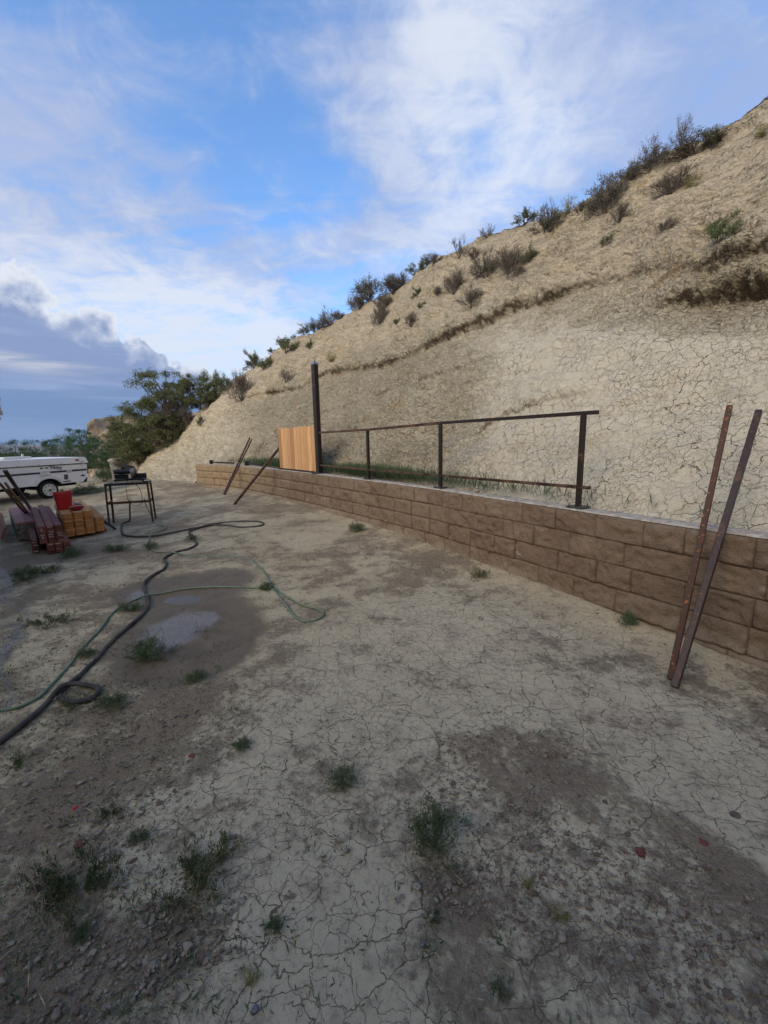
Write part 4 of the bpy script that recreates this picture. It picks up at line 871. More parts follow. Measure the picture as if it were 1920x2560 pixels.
# bearers under the pickets
for k, yy in enumerate((.25, 1.4)):
    mb = MB(); a = PA + pey * yy - pex * .03; b = a + pex * (plen + .06); a.z = b.z = .027; mb.bar(a, b, .09, .052); v0 = Vector(a); mb.v = [tuple(Vector(v) - v0) for v in mb.v]; o = mb.build('lumber_bearer', REDW); o.location = v0
    tag(o, ['dark timber bearer lying under the front of the cedar picket stacks', 'dark timber bearer lying under the back of the cedar picket stacks'][k], 'timber', 'timber bearers')

# ------------------------------------------------------------------ red bucket, pouch, slanting bar
def make_bucket():
    c = Vector(atz(163, 1272, zt + .012)); c = c + pey * .10; c.z = zt + .004
    root = empty('bucket', c, 'red square plastic bucket with ribbed rim standing on the cedar pickets', 'bucket'); ax = pex
    def ring(h, a, rr=.25, n=40):
        o_ = []
        for k in range(n):
            g = 2 * math.pi * k / n; cs, sn = math.cos(g), math.sin(g); p_ = 5.0; q = (abs(cs) ** p_ + abs(sn) ** p_) ** (-1 / p_); v = pex * (cs * q * a) + pey * (sn * q * a); o_.append(c + v + Vector((0, 0, h)))
        return o_
    Hb = .30
    def shell(prof, n=40):
        mb = MB(); vs = []
        for h, a in prof: vs += ring(h, a)
        m_ = len(prof); fs = [(i * n + j, i * n + (j + 1) % n, (i + 1) * n + (j + 1) % n, (i + 1) * n + j) for i in range(m_ - 1) for j in range(n)] + [tuple(range(n))[::-1], tuple((m_ - 1) * n + j for j in range(n))]
        mb.add(vs, fs); return mb
    wpart(shell([(0, .108), (.006, .112), (Hb * .70, .133), (Hb * .705, .141), (Hb * .75, .142), (Hb * .755, .136), (Hb * .86, .139), (Hb * .865, .147), (Hb, .15), (Hb, .142), (Hb * .5, .125), (.01, .105)]), 'pail', REDPL, root)
    mb = MB(); q = [c + pex * (.150 * math.cos(a)) + pey * (-.02 - .150 * abs(math.sin(a)) * .99) + Vector((0, 0, Hb * .92 - .06 * math.sin(a))) for a in np.linspace(.05, math.pi - .05, 24)]; mb.tube(q, .003, 6); wpart(mb, 'handle', REDPL, root)
make_bucket()
def make_pouch():
    c = Vector(atz(186, 1277, zt)); c.z = zt; c = c + pex * .03; root = empty('pouch', c, 'small red cloth bag with a white stripe slumped beside the bucket', 'bag'); mb = MB(); vs = []; n = 24; m_ = 12
    for i in range(m_):
        f = i / (m_ - 1); h = .11 * f; r_ = .085 * (math.sin(math.pi * (.12 + .80 * f)) ** .6)
        for j in range(n):
            a = 2 * math.pi * j / n; q = 1 + .12 * math.sin(3 * a + 4 * f) + .06 * math.sin(7 * a + 9 * f); vs.append(c + pex * (r_ * q * math.cos(a) * 1.15 + .02 * f) + pey * (r_ * q * math.sin(a)) + Vector((0, 0, .002 + h)))
    fs = [(i * n + j, i * n + (j + 1) % n, (i + 1) * n + (j + 1) % n, (i + 1) * n + j) for i in range(m_ - 1) for j in range(n)] + [tuple(range(n))[::-1], tuple((m_ - 1) * n + j for j in range(n))]
    mb.add(vs, fs); wpart(mb, 'bag_body', simple('red_cloth', (.30, .012, .02), .8), root, True)
    mb = MB(); q = [c + pex * (math.cos(a) * .104) - pey * (abs(math.sin(a)) * .093) + Vector((0, 0, .06 + .035 * math.sin(a))) for a in np.linspace(.1, math.pi - .3, 16)]; mb.tube(q, .006, 6); wpart(mb, 'stripe', RAGW, root)
    mb = MB(); r2 = random.Random(3)
    for _ in range(9):
        a = c + Vector((r2.uniform(-.04, .07), r2.uniform(-.03, .04), .105)); mb.tube([a, a + Vector((r2.uniform(-.03, .03), r2.uniform(-.03, .03), .03)), a + Vector((r2.uniform(-.05, .05), r2.uniform(-.04, .04), .02))], .006, 5)
    wpart(mb, 'tool_tips', ALU, root)
make_pouch()
def slant_bar():
    a = Vector(gat(289, 1325)); a.z += .02; b = Vector(atz(196, 1259, zt + .02)); d = (b - a); mb = MB(); mb.bar(Vector((0, 0, 0)), d, .04, .03, bev=.003); o = mb.build('steel_bar', BROWNST); o.location = a
    tag(o, 'dark steel bar slanting off the picket stacks to the ground by the bench', 'steel bar')
slant_bar()

# ------------------------------------------------------------------ dark red lumber
LA = Vector(gat(120, 1388)); LB = Vector(gat(167, 1376)); lex = LB - LA; lex.z = 0; lw = lex.length; lex.normalize(); bw_ = .089; gap = .014
Ub = Vector(atz(105, 1362, .16)); zU = zat(93, 1318, Ub); Uf = Vector(atz(93, 1318, zU)); Ur = Vector(atz(74.5, 1262, zU)); ley = Ur - Uf; ley.z = 0; LL = min(ley.length, 2.6); ley.normalize(); lex = Vector((ley.y, -ley.x, 0)); lw = 3 * (bw_ + .007); ang_l = math.atan2(-ley.x, ley.y)
GL = 'dark red stained lumber in the stack'
cn = ['left', 'middle', 'right']
def red_board(loc, th, wd, L, m, label, tagrot, rz=0.):
    root = empty('lumber_board', loc, label, 'board', GL, ang_l + rz)
    mb = MB(); mb.box((0, L / 2, th / 2), (wd, L, th), None, .004); mb.build('plank', m, root)
    if rnd.random() < .5: return
    mb = MB(); mb.box((rnd.uniform(-.012, .012), -.0015, th / 2), (.056, .003, .017), Matrix.Rotation(tagrot, 3, 'Y')); mb.build('end_label', TAG, root)
nb = {}
for lay in range(4):
    for c in range(3):
        p = LA + lex * ((c + .5) * (lw / 3)) + ley * (rnd.uniform(-.01, .03)) + Vector((0, 0, .012 + lay * .040))
        red_board(p, .038, bw_, LL, REDW2 if lay == 3 else REDW, ('orange brown board on top of the protruding lower lumber tier, %s column' if lay == 3 else 'dark red board in the protruding lower lumber tier, %s column') % cn[c], rnd.choice([0, .05, -.1, .12]), rnd.uniform(-.02, .02))
nl = 7
for lay in range(nl):
    for c in range(3):
        zt_ = zU - .172; th = zt_ / nl
        p = Uf + lex * ((c + .5) * (lw / 3)) + ley * (rnd.uniform(-.015, .02) + (.0)); p.z = .172 + lay * th
        top_b = lay == nl - 1
        lab = {0: 'weathered grey red board on top of the left lumber column', 1: 'long dark red board on top of the middle lumber column', 2: 'warped dark board on top of the right lumber column beside the pickets'}[c] if top_b else 'dark red board in the upper lumber tier, %s column' % cn[c]
        red_board(p - ley * (.0) , th - .002, bw_, LL + (.3 if (c == 1 and top_b) else 0), GREYR if False else REDW, lab, rnd.choice([0, .1, -.15, .2, 1.3, 1.5]), rnd.uniform(-.012, .012) if not top_b else [.002, -.004, .003][c])
for lay in range(5):
    p = Uf - lex * .055 + ley * (.25 + rnd.uniform(-.02, .02)); p.z = .01 + lay * .045
    red_board(p, .038, .08, LL - .3, REDW, 'dark board in the low column left of the red lumber', 0.)

# ------------------------------------------------------------------ things at the left edge
def left_pile():
    A = Vector(gat(46, 1356)); B = Vector(gat(72, 1345)); ex = B - A; ex.z = 0; L = ex.length; ex.normalize(); zt_ = zat(21.5, 1313.8, A); f = Vector(atz(21.5, 1313.8, zt_)); r_ = Vector(atz(0, 1250, zt_)); ey = r_ - f; ey.z = 0; ey.normalize(); an = math.atan2(-ey.x, ey.y); ex = Vector((ey.y, -ey.x, 0))
    W_ = .30; rt = empty('timber_beam', A, 'heavy weathered timber beam with a dark patterned end below the pink boards', 'beam', rz=an)
    mb = MB(); mb.box((W_ / 2, 1.25, .5 * zt_), (W_, 2.5, zt_ - .02), None, .008); mb.build('timber', GREYW, rt)
    mb = MB(); mb.box((W_ / 2, -.004, .5 * zt_), (W_ * .97, .006, zt_ - .05), None); mb.lathe((W_ / 2, -.012, .45 * zt_), (0, 1, 0), [(.055, 0), (.06, .006)], 20); mb.build('end_grain', simple('charred_end', (.05, .045, .04), .9, col2=(.22, .19, .15), scale=35), rt)
    for k in range(2):
        o = None; mb = MB(); mb.box((0, 1.2, .018), (W_ * .485, 2.4, .036), None, .003); o = mb.build('red_board', REDPALE); o.location = A + ex * (W_ * (.25 + .5 * k)) + Vector((0, 0, zt_ - .008)); o.rotation_euler = (0, 0, an)
        tag(o, ['faded pink red board on the timber beam, left of the pair', 'faded pink red board on the timber beam, right of the pair'][k], 'board', 'faded red boards on the beam')
    mb = MB(); mb.box((0, 1.2, .21), (.035, 2.4, .30), Matrix.Rotation(-.12, 3, 'Y'), .003); o = mb.build('grey_plank', GREYW); o.location = A + ex * (W_ + .045) + ey * .12; o.rotation_euler = (0, 0, an); tag(o, 'wide grey plank on edge leaning against the timber beam', 'plank')
    mb = MB(); mb.box((0, .1, .03), (.16, .32, .06), None, .004); o = mb.build('wood_block', GREYW); p = gat(82, 1316); o.location = p; o.rotation_euler = (0, 0, an); tag(o, 'short grey wood block on the ground left of the red lumber', 'wood block')
    mb = MB(); mb.box((0, 1.1, .16), (.035, 2.2, .20), Matrix.Rotation(.35, 3, 'Y'), .003); o = mb.build('red_board', REDW2); o.location = A - ex * .16 + ey * .1; o.rotation_euler = (0, 0, an); tag(o, 'orange brown board on edge at the left of the timber beam', 'board')
    # digging tool with two wooden handles leaning on the house
    tip = Vector(gat(80, 1300)); h0 = Vector(atz(63, 1266, .28)); d0 = ray(0, 1200); k = 7.2; hi = Vector(CAMP + d0 * k / np.linalg.norm(d0[:2])); d = (hi - tip).normalized(); s = Vector((ey.y, -ey.x, 0)) * .03
    rt = empty('post_hole_digger', tip, 'post hole digger with two wooden handles and black blades leaning at left', 'digging tool')
    for q in (-1, 1):
        mb = MB(); a = tip + d * .34 + s * q * .6; mb.tube([a, a + (hi - tip) * .75 + s * q * .3 + d * .6], [.02, .017], 10); wpart(mb, 'handle', HANDLE, rt, True)
        mb = MB(); b0 = tip + s * q * 1.2; vs = []; n = 7
        for j in range(n):
            a_ = (j / (n - 1) - .5) * 2.; off = s.normalized() * (.06 * math.cos(a_) * q) + ey * (.055 * math.sin(a_)); vs += [tip + off * .7, tip + off + d * .2, tip + off * .9 + d * .36]
        mb.add(vs + [v + s * (.12 * q) for v in vs], [(j * 3 + i, j * 3 + i + 1, j * 3 + i + 4, j * 3 + i + 3) for j in range(n - 1) for i in range(2)] + [((j * 3 + i) + 3 * n, (j * 3 + i + 3) + 3 * n, (j * 3 + i + 4) + 3 * n, (j * 3 + i + 1) + 3 * n) for j in range(n - 1) for i in range(2)])
        mb.bar(tip + s * q * .9 + d * .22, tip + s * q * .7 + d * .5, .045, .03); wpart(mb, 'blade', BLACKP, rt)
    a = Vector(gat(88, 1290)); b = hi + Vector((.02, .1, .06)); mb = MB(); mb.bar(Vector((0, 0, 0)), (b - a) * 1.05, .045, .02); o = mb.build('pry_bar', BLACKP); o.location = a; tag(o, 'long black iron bar leaning behind the wooden tool handles', 'iron bar')
left_pile()

# ------------------------------------------------------------------ wire netting
def netting():
    # ground line and free edge of the slumped roll
    c0 = gat(-95, 1560); rt_pts = []
    bot = [gat(8, 1790), gat(30, 1700), gat(45, 1640), gat(40, 1560), gat(25, 1500), gat(-10, 1440)]
    mb = MB(); cell = .034; rows_ = 34; cols_ = 62; o0 = Vector(c0); 
    path = spline([(b[0], b[1], 0) for b in bot], .02); seg = np.concatenate([[0], np.cumsum(np.linalg.norm(np.diff(path, axis=0), axis=1))])
    def S(a, b):
        """a along 0..1, b up 0..1"""
        q = np.array([np.interp(a * seg[-1], seg, path[:, i]) for i in range(3)]); h = .03 + .62 * sstep(.25, 1., a) + .03; lean_ = np.array([-1., .0, 0]) * (b * b * .5 + .1 * math.sin(7 * a + 3 * b)) * (.3 + .7 * (1 - a))
        fold = .05 * math.sin(16 * a + 5 * b) + .03 * math.sin(31 * a - 4 * b); q = q + lean_ + np.array([fold * .8, fold * .5, 0]); q[2] = gz(q[0], q[1]) + .006 + h * b * (1 - .15 * math.sin(5 * a)) ; return Vector(q)
    def grid(flip, sx):
        pts = {}
        for i in range(rows_ + 1):
            for j in range(cols_ + 1):
                a = (j + (.0)) / cols_; b = i / rows_; hx_ = (.28 if (i + j) % 2 else -.28) / cols_; q = S(min(1, max(0, a + hx_)), b); q.x += sx + .02 * math.sin(9 * b + flip); pts[i, j] = q
        for i in range(rows_ + 1):
            for j in range(cols_ + 1):
                if i < rows_: mb.tube([pts[i, j], pts[i + 1, j]], .0011, 3, False)
                if j < cols_ and (i + j) % 2: mb.tube([pts[i, j], pts[i, j + 1]], .0011, 3, False)
    grid(0, 0.)
    mb.v = [tuple(Vector(v) - o0) for v in mb.v]; o = mb.build('wire_netting', WIRE); o.location = o0; tag(o, 'crumpled grey chicken wire netting slumped at the left edge of the yard', 'wire netting')
netting()

# ------------------------------------------------------------------ folding camper trailer
def make_trailer():
    A = atz(209.8, 1203, .42); B = atz(60, 1217.5, .42); d = B - A; d[2] = 0; ex = Vector(d).normalized(); A = Vector(A); n_ = Vector((-ex.y, ex.x, 0))
    if n_.dot(Vector((A.x, A.y, 0))) > 0: n_ = -n_                          # towards the camera
    org = Vector((A.x, A.y, 0)); ang = math.atan2(ex.y, ex.x); root = empty('camper_trailer', org, 'low white folding camper trailer with a navy stripe parked by the hillside', 'trailer')
    def hit(px, py):
        dd = Vector(ray(px, py)); k = (org - Vector(CAMP)).dot(n_) / dd.dot(n_); q = Vector(CAMP) + dd * k; return (q - org).dot(ex), q.z
    def Z3(zx, zy): return hit(zx / 6.9125, 1130 + zy / 6.9125)             # pixel of the enlarged crop
    def W(s, out, z): return org + ex * s + n_ * out + Vector((0, 0, z))
    def prism(pts, o0, o1):
        mb = MB(); n = len(pts); mb.add([W(s, o0, z) for s, z in pts] + [W(s, o1, z) for s, z in pts], [tuple(range(n)), tuple(range(n, 2 * n))[::-1]] + [(k, (k + 1) % n, (k + 1) % n + n, k + n) for k in range(n)]); return mb
    Wd = 2.05; L = 3.9; zt_ = Z3(1470, 85)[1]; zs = Z3(1500, 197)[1]; s_top = Z3(1470, 85)[0]; s_seam = Z3(1500, 200)[0]; s_mid = Z3(1512, 420)[0]; zm = Z3(1512, 420)[1]; sb, zb_ = Z3(1440, 508)
    pl = [Z3(1495, 205), (s_mid, zm), (sb, zb_), (L, zb_ - .02), (L, zs)]; wc_s, wc_z = Z3(862, 655); rw_ = .36
    # body with wheel arch cut into the near side: lower outline follows the arch
    arch = [(wc_s + math.cos(a) * rw_, max(zb_, wc_z + math.sin(a) * rw_)) for a in np.linspace(0.15, math.pi - .15, 16)]
    near = [Z3(1497, 205), (s_mid, zm), (sb, zb_)] + [(s, z) for s, z in sorted(arch)] + [(L, zb_), (L, zs)]
    # corrugated lower siding: skin strips on near side
    wpart(prism([(s, z) for s, z in near], 0, -.05), 'side_skin', WHITEP, root)
    wpart(prism([Z3(1497, 205), (s_mid, zm), (sb + .06, zb_ + .01), (L, zb_ + .01), (L, zs)], -.42, -Wd), 'body', WHITEP, root)
    mb = prism([(s_mid + .02, zm), (sb + .1, zb_ + .02), (wc_s - rw_ - .02, zb_ + .02), (wc_s - rw_ - .02, zs), (s_mid + .02, zs)], -.05, -.42); wpart(mb, 'body', WHITEP, root)
    mb = prism([(wc_s + rw_ + .02, zs), (L, zs), (L, zb_ + .02), (wc_s + rw_ + .02, zb_ + .02)], -.05, -.42); wpart(mb, 'body', WHITEP, root)
    mb = MB()
    z = zb_ + .03
    while z < zs - .05:
        for a, b in ((sb + .02 + max(0, (z - zb_) * -.3), wc_s - rw_ - .05), (wc_s + rw_ + .05, L)) if z < wc_z + rw_ + .03 else ((s_mid + .02, L),): mb.bar(W(a, .004, z), W(b, .004, z), .008, .012)
        z += .055
    wpart(mb, 'siding_ridge', WHITEP, root)
    # roof lid
    r1 = [(s_seam - .03, zs + .012), (s_seam - .02, zs + .06), (s_top - .0, zt_ - .02), (s_top + .04, zt_), (L - .05, zt_ + .01), (L + .03, zs + .05), (L + .03, zs + .012)]
    mb = prism(r1, .03, -Wd - .03); rf = wpart(mb, 'roof_lid', WHITEP, root)
    mb = MB(); mb.bar(W(s_seam - .03, .034, zs + .018), W(L, .034, zs + .018), .008, .010); o = wpart(mb, 'seam_strip', BLACK, root)
    s0, z0 = Z3(300, 118); s1, z1 = Z3(740, 100); mb = MB(); mb.box(W((s0 + s1) / 2, -.9, zt_ + .05), (abs(s0 - s1) * 1.1, .5, .05), Matrix.Rotation(ang, 3, 'Z'), .01); mb.box(W(s1 + .12, -.8, zt_ + .11), (.05, .05, .08), Matrix.Rotation(ang, 3, 'Z'), .008); o = wpart(mb, 'roof_vent', OFFW, root)
    # stripe
    a = Z3(1493, 287); b = Z3(1493, 316); c = Z3(40, 432); e = Z3(40, 400); k = (c[1] - b[1]) / (c[0] - b[0]); k2 = (e[1] - a[1]) / (e[0] - a[0])
    mb = prism([a, b, (L, b[1] + k * (L - b[0])), (L, a[1] + k2 * (L - a[0]))], .010, .012); wpart(mb, 'stripe', NAVY, root)
    def disc(zx, zy, r_, m, name, t_=.02, inner=None, base=.006):
        s, z = Z3(zx, zy); mb = MB(); c_ = W(s, base, z); mb.lathe(c_, n_, [(r_, 0), (r_, t_), (r_ * .85, t_ + .006)] + ([(r_ * .55, t_ + .006), (r_ * .5, t_ - .006)] if inner else []), 24); o = wpart(mb, name, m, root); return o
    disc(733, 383, .078, OFFW, 'service_hatch'); disc(822, 375, .074, OFFW, 'service_hatch', inner=1); disc(1168, 327, .045, OFFW, 'water_inlet', inner=1); disc(1218, 321, .03, OFFW, 'water_inlet')
    disc(822, 375, .03, WHITEP, 'hatch_knob', .03)
    def rect(x0, y0, x1, y1, m, name, out=.012, bev=0.):
        p = [Z3(x0, y0), Z3(x0, y1), Z3(x1, y1), Z3(x1, y0)]; return wpart(prism(p, .004, out), name, m, root)
    rect(688, 272, 738, 292, BLACK, 'vent_slot', .012); rect(776, 266, 826, 286, BLACK, 'vent_slot', .012)
    rect(1106, 388, 1172, 474, GREYM, 'utility_plate', .014)
    for q in ((1134, 402), (1146, 450)):
        s, z = Z3(*q); mb = MB(); mb.cyl(W(s, .013, z), W(s, .019, z), .024, 14); wpart(mb, 'outlet', BLACK, root)
    def oval(zx, zy, rx, rz, m, name, base):
        s, z = Z3(zx, zy); mb = MB(); n = 20; vs = [W(s + rx * math.cos(2 * math.pi * k / n), base, z + rz * math.sin(2 * math.pi * k / n)) for k in range(n)] + [W(s + .85 * rx * math.cos(2 * math.pi * k / n), base + .02, z + .85 * rz * math.sin(2 * math.pi * k / n)) for k in range(n)]
        mb.add(vs, [tuple(range(n, 2 * n))] + [(k, (k + 1) % n, (k + 1) % n + n, k + n) for k in range(n)]); wpart(mb, name, m, root)
    oval(1430, 403, .062, .026, BLACKP, 'marker_light', .004); oval(1322, 139, .058, .026, LENSR, 'marker_light', .031)
    s, z = Z3(1415, 185); mb = MB(); mb.box(W(s, .045, z - .01), (.028, .03, .12), Matrix.Rotation(ang, 3, 'Z')); mb.box(W(s, .045, z + .05), (.07, .02, .03), Matrix.Rotation(ang, 3, 'Z')); wpart(mb, 'latch', OFFW, root)
    for zx, zy in ((298, 250), (655, 226), (1060, 203)):
        s, z = Z3(zx, zy - 8); mb = MB(); mb.cyl(W(s, .03, z), W(s, .036, z), .012, 8); wpart(mb, 'rivet', GREYM, root)
    # fender moulding round the arch
    mb = MB(); vs = []; aa = np.linspace(0.02, math.pi - .02, 26)
    for a_ in aa:
        for r_, o_ in ((rw_ - .01, .003), (rw_ - .01, .05), (rw_ + .03, .05), (rw_ + .085, .012), (rw_ + .085, .003)): vs.append(W(wc_s + math.cos(a_) * r_ * 1.04, o_, max(zb_ - .005, wc_z + math.sin(a_) * r_ * .96)))
    m_ = 5; mb.add(vs, [(i * m_ + j, i * m_ + (j + 1) % m_, (i + 1) * m_ + (j + 1) % m_, (i + 1) * m_ + j) for i in range(25) for j in range(m_)]); wpart(mb, 'wheel_arch', OFFW, root, False)
    # inner wheel well
    mb = prism([(wc_s - rw_ - .02, zb_), (wc_s - rw_ - .02, zs - .1), (wc_s + rw_ + .02, zs - .1), (wc_s + rw_ + .02, zb_)], -.36, -.40); wpart(mb, 'wheel_well', BLACK, root)
    # chassis
    mb = MB(); mb.bar(W(.05, -.35, zb_ - .05), W(L + .6, -.35, zb_ - .05), .06, .11); mb.bar(W(.05, -Wd + .35, zb_ - .05), W(L + .6, -Wd + .35, zb_ - .05), .06, .11); mb.bar(W(wc_s, -.1, wc_z), W(wc_s, -Wd + .1, wc_z), .06, .06); mb.box(W(L / 2, -Wd / 2, zb_ - .015), (L - .3, Wd - .3, .03), Matrix.Rotation(ang, 3, 'Z')); wpart(mb, 'chassis', BLACK, root)
    # wheels
    zc_ = wc_z; rr_ = wc_z - gz(org.x + ex.x * wc_s, org.y + ex.y * wc_s)
    rr_ = max(.26, min(rr_, .33))
    for out, sg in ((-.02, 1), (-Wd + .02, -1)):
        c_ = W(wc_s, out, rr_); ax = n_ * sg; q = bpy.data.objects.new('wheel', None); COL.objects.link(q); q.parent = root; q.location = c_ - org
        mb = MB(); mb.lathe(c_, ax, [(.165, -.17), (rr_ - .03, -.175), (rr_, -.15), (rr_, -.03), (rr_ - .03, 0), (.19, .005), (.175, -.01)], 40); wpart(mb, 'tyre', BLACK, q, False)
        mb = MB(); mb.lathe(c_, ax, [(.178, -.03), (.178, .022), (.165, .024), (.15, .004), (.11, -.002), (.06, .006), (.05, .03), (.03, .035)], 32)
        rm = wpart(mb, 'rim', OFFW, q, False); a1 = Vector((0, 0, 1)); b1 = ax.cross(a1)
        mb = MB()
        for k_ in range(8):
            g = 2 * math.pi * k_ / 8; pc = c_ + (a1 * math.cos(g) + b1 * math.sin(g)) * .126; mb.cyl(pc - ax * .01, pc + ax * .006, .015, 10)
        mb.box(c_ + ax * .04, (.07, .07, .03), Matrix.Rotation(ang, 3, 'Z')); wpart(mb, 'rim_holes', BLACK, q)
    # rear corner: dark bumper/stabiliser hanging behind
    p = [Z3(1515, 330), Z3(1545, 430), Z3(1535, 515), Z3(1470, 525), Z3(1450, 508), Z3(1512, 420)]; wpart(prism(p, -.1, -Wd + .1), 'rear_bumper', BLACK, root)
    s, z = Z3(1100, 512); mb = MB(); mb.bar(W(s - .18, .03, z + .01), W(s + .12, .03, z - .015), .012, .02); wpart(mb, 'support_rod', BLACK, root)
    # lettering
    cu = bpy.data.curves.new('lettering', 'FONT'); cu.body = 'Viking'; cu.size = 1; cu.shear = .25; cu.extrude = .004; cu.offset = .012; to = bpy.data.objects.new('lettering_tmp', cu); COL.objects.link(to); bpy.context.view_layer.update()
    me = bpy.data.meshes.new_from_object(to.evaluated_get(bpy.context.evaluated_depsgraph_get())); COL.objects.unlink(to); bpy.data.objects.remove(to)
    xs = [v.co.x for v in me.vertices]; ys = [v.co.y for v in me.vertices]; x0, x1, y0, y1 = min(xs), max(xs), min(ys), max(ys)
    sL, zL = Z3(868, 300); sR, zR = Z3(1074, 288); zT = Z3(880, 246)[1]
    for v in me.vertices:
        fx = (v.co.x - x0) / (x1 - x0); fy = (v.co.y - y0) / (y1 - y0); s = sL + (sR - sL) * fx; z = zL + (zR - zL) * fx - .02 + fy * (zT - zL + .02); v.co = W(s, .006 + v.co.z * .5 + .004, z) - org
    me.materials.clear(); me.materials.append(TEAL); lo = bpy.data.objects.new('lettering', me); COL.objects.link(lo); lo.parent = root
    mb = MB(); q = [Z3(840, 254), Z3(850, 246), Z3(870, 252), Z3(885, 262)]; mb.tube([W(s, .01, z) for s, z in q], [.003, .006, .007, .004], 6); q = [Z3(985, 270), Z3(995, 290), Z3(1020, 302), Z3(1062, 298), Z3(1072, 286)]; mb.tube([W(s, .01, z) for s, z in q], [.005, .005, .005, .005, .003], 6); wpart(mb, 'lettering_swash', TEAL, root)
    return org, ex, n_
TRL = make_trailer()
def stone(px, py, w_px, h_px, label, seed, zoff=0., m=None, name='field_stone', cat='stone'):
    p = gat(px, py) if zoff == 0 else None; r2 = np.random.default_rng(seed); s = mpp(p) * .85; a = w_px * s / 2; h = h_px * s
    import bmesh
    bm = bmesh.new(); bmesh.ops.create_icosphere(bm, subdivisions=2, radius=1); V_ = np.array([v.co for v in bm.verts]); n_ = fbm(V_ + seed * 3.7, 1.3, 3, .5, seed); n2 = np.round(n_ * 4) / 4 * 1.6
    for v, q in zip(bm.verts, n2): v.co = v.co * (1 + .28 * q); v.co.x *= a; v.co.y *= a * .8; v.co.z = max(v.co.z, -.75) * h * .40 + h * .24
    me = bpy.data.meshes.new(name); bm.to_mesh(me); bm.free(); me.materials.append(m or STONE); o = bpy.data.objects.new(name, me); COL.objects.link(o); o.location = p; o.rotation_euler = (0, 0, r2.uniform(0, 6)); return tag(o, label, cat)
stone(62, 1238, 26, 13, 'long pale stone under the camper trailer, biggest of the stones', 3); stone(42, 1235, 15, 11, 'pale rounded stone under the trailer at the left', 5); stone(67, 1243, 13, 8, 'small grey block beneath the trailer in front of the long stone', 8); stone(108, 1247, 17, 11, 'wedge shaped stone chocking the trailer wheel', 9); stone(152, 1226, 12, 8, 'small tan stone behind the trailer wheel', 12)
stone(1600, 2135, 32, 26, 'red brick chunk lying on the ground at lower right', 21, m=BRICK, name='brick_chunk', cat='brick piece'); stone(1757, 2108, 34, 11, 'flat red brick sliver near the right edge of the yard', 22, m=BRICK, name='brick_chunk', cat='brick piece')
stone(198, 2112, 34, 15, 'orange red brick sliver on the ground at lower left', 24, m=BRICK, name='brick_chunk', cat='brick piece'); stone(187, 2021, 15, 9, 'tiny bright red chip on the ground at left', 25, m=REDPL, name='plastic_chip', cat='chip'); stone(480, 1891, 20, 10, 'small dark red brick bit in the middle of the yard', 26, m=BRICK, name='brick_chunk', cat='brick piece')
stone(638, 2528, 24, 26, 'smooth blue grey pebble at the bottom of the yard', 27, m=GREYM, name='pebble', cat='pebble'); stone(1056, 2362, 20, 16, 'smooth grey pebble below the bushy green weed', 28, m=GREYM, name='pebble', cat='pebble')
stone(1836, 2040, 34, 14, 'dark clod of earth at the edge of the cracked mud', 29, m=BARK, name='earth_clod', cat='clod'); stone(1765, 2075, 26, 18, 'pale angular stone beside the dark clod', 30); stone(1890, 2395, 30, 34, 'flat pale stone at the lower right edge', 31); stone(1815, 2345, 34, 26, 'pale slab of dried clay at lower right', 32, name='clay_slab', m=CLOD, cat='clay slab'); stone(436, 2492, 28, 26, 'pale clay lump at the bottom left of the yard', 33, name='clay_slab', m=CLOD, cat='clay lump')

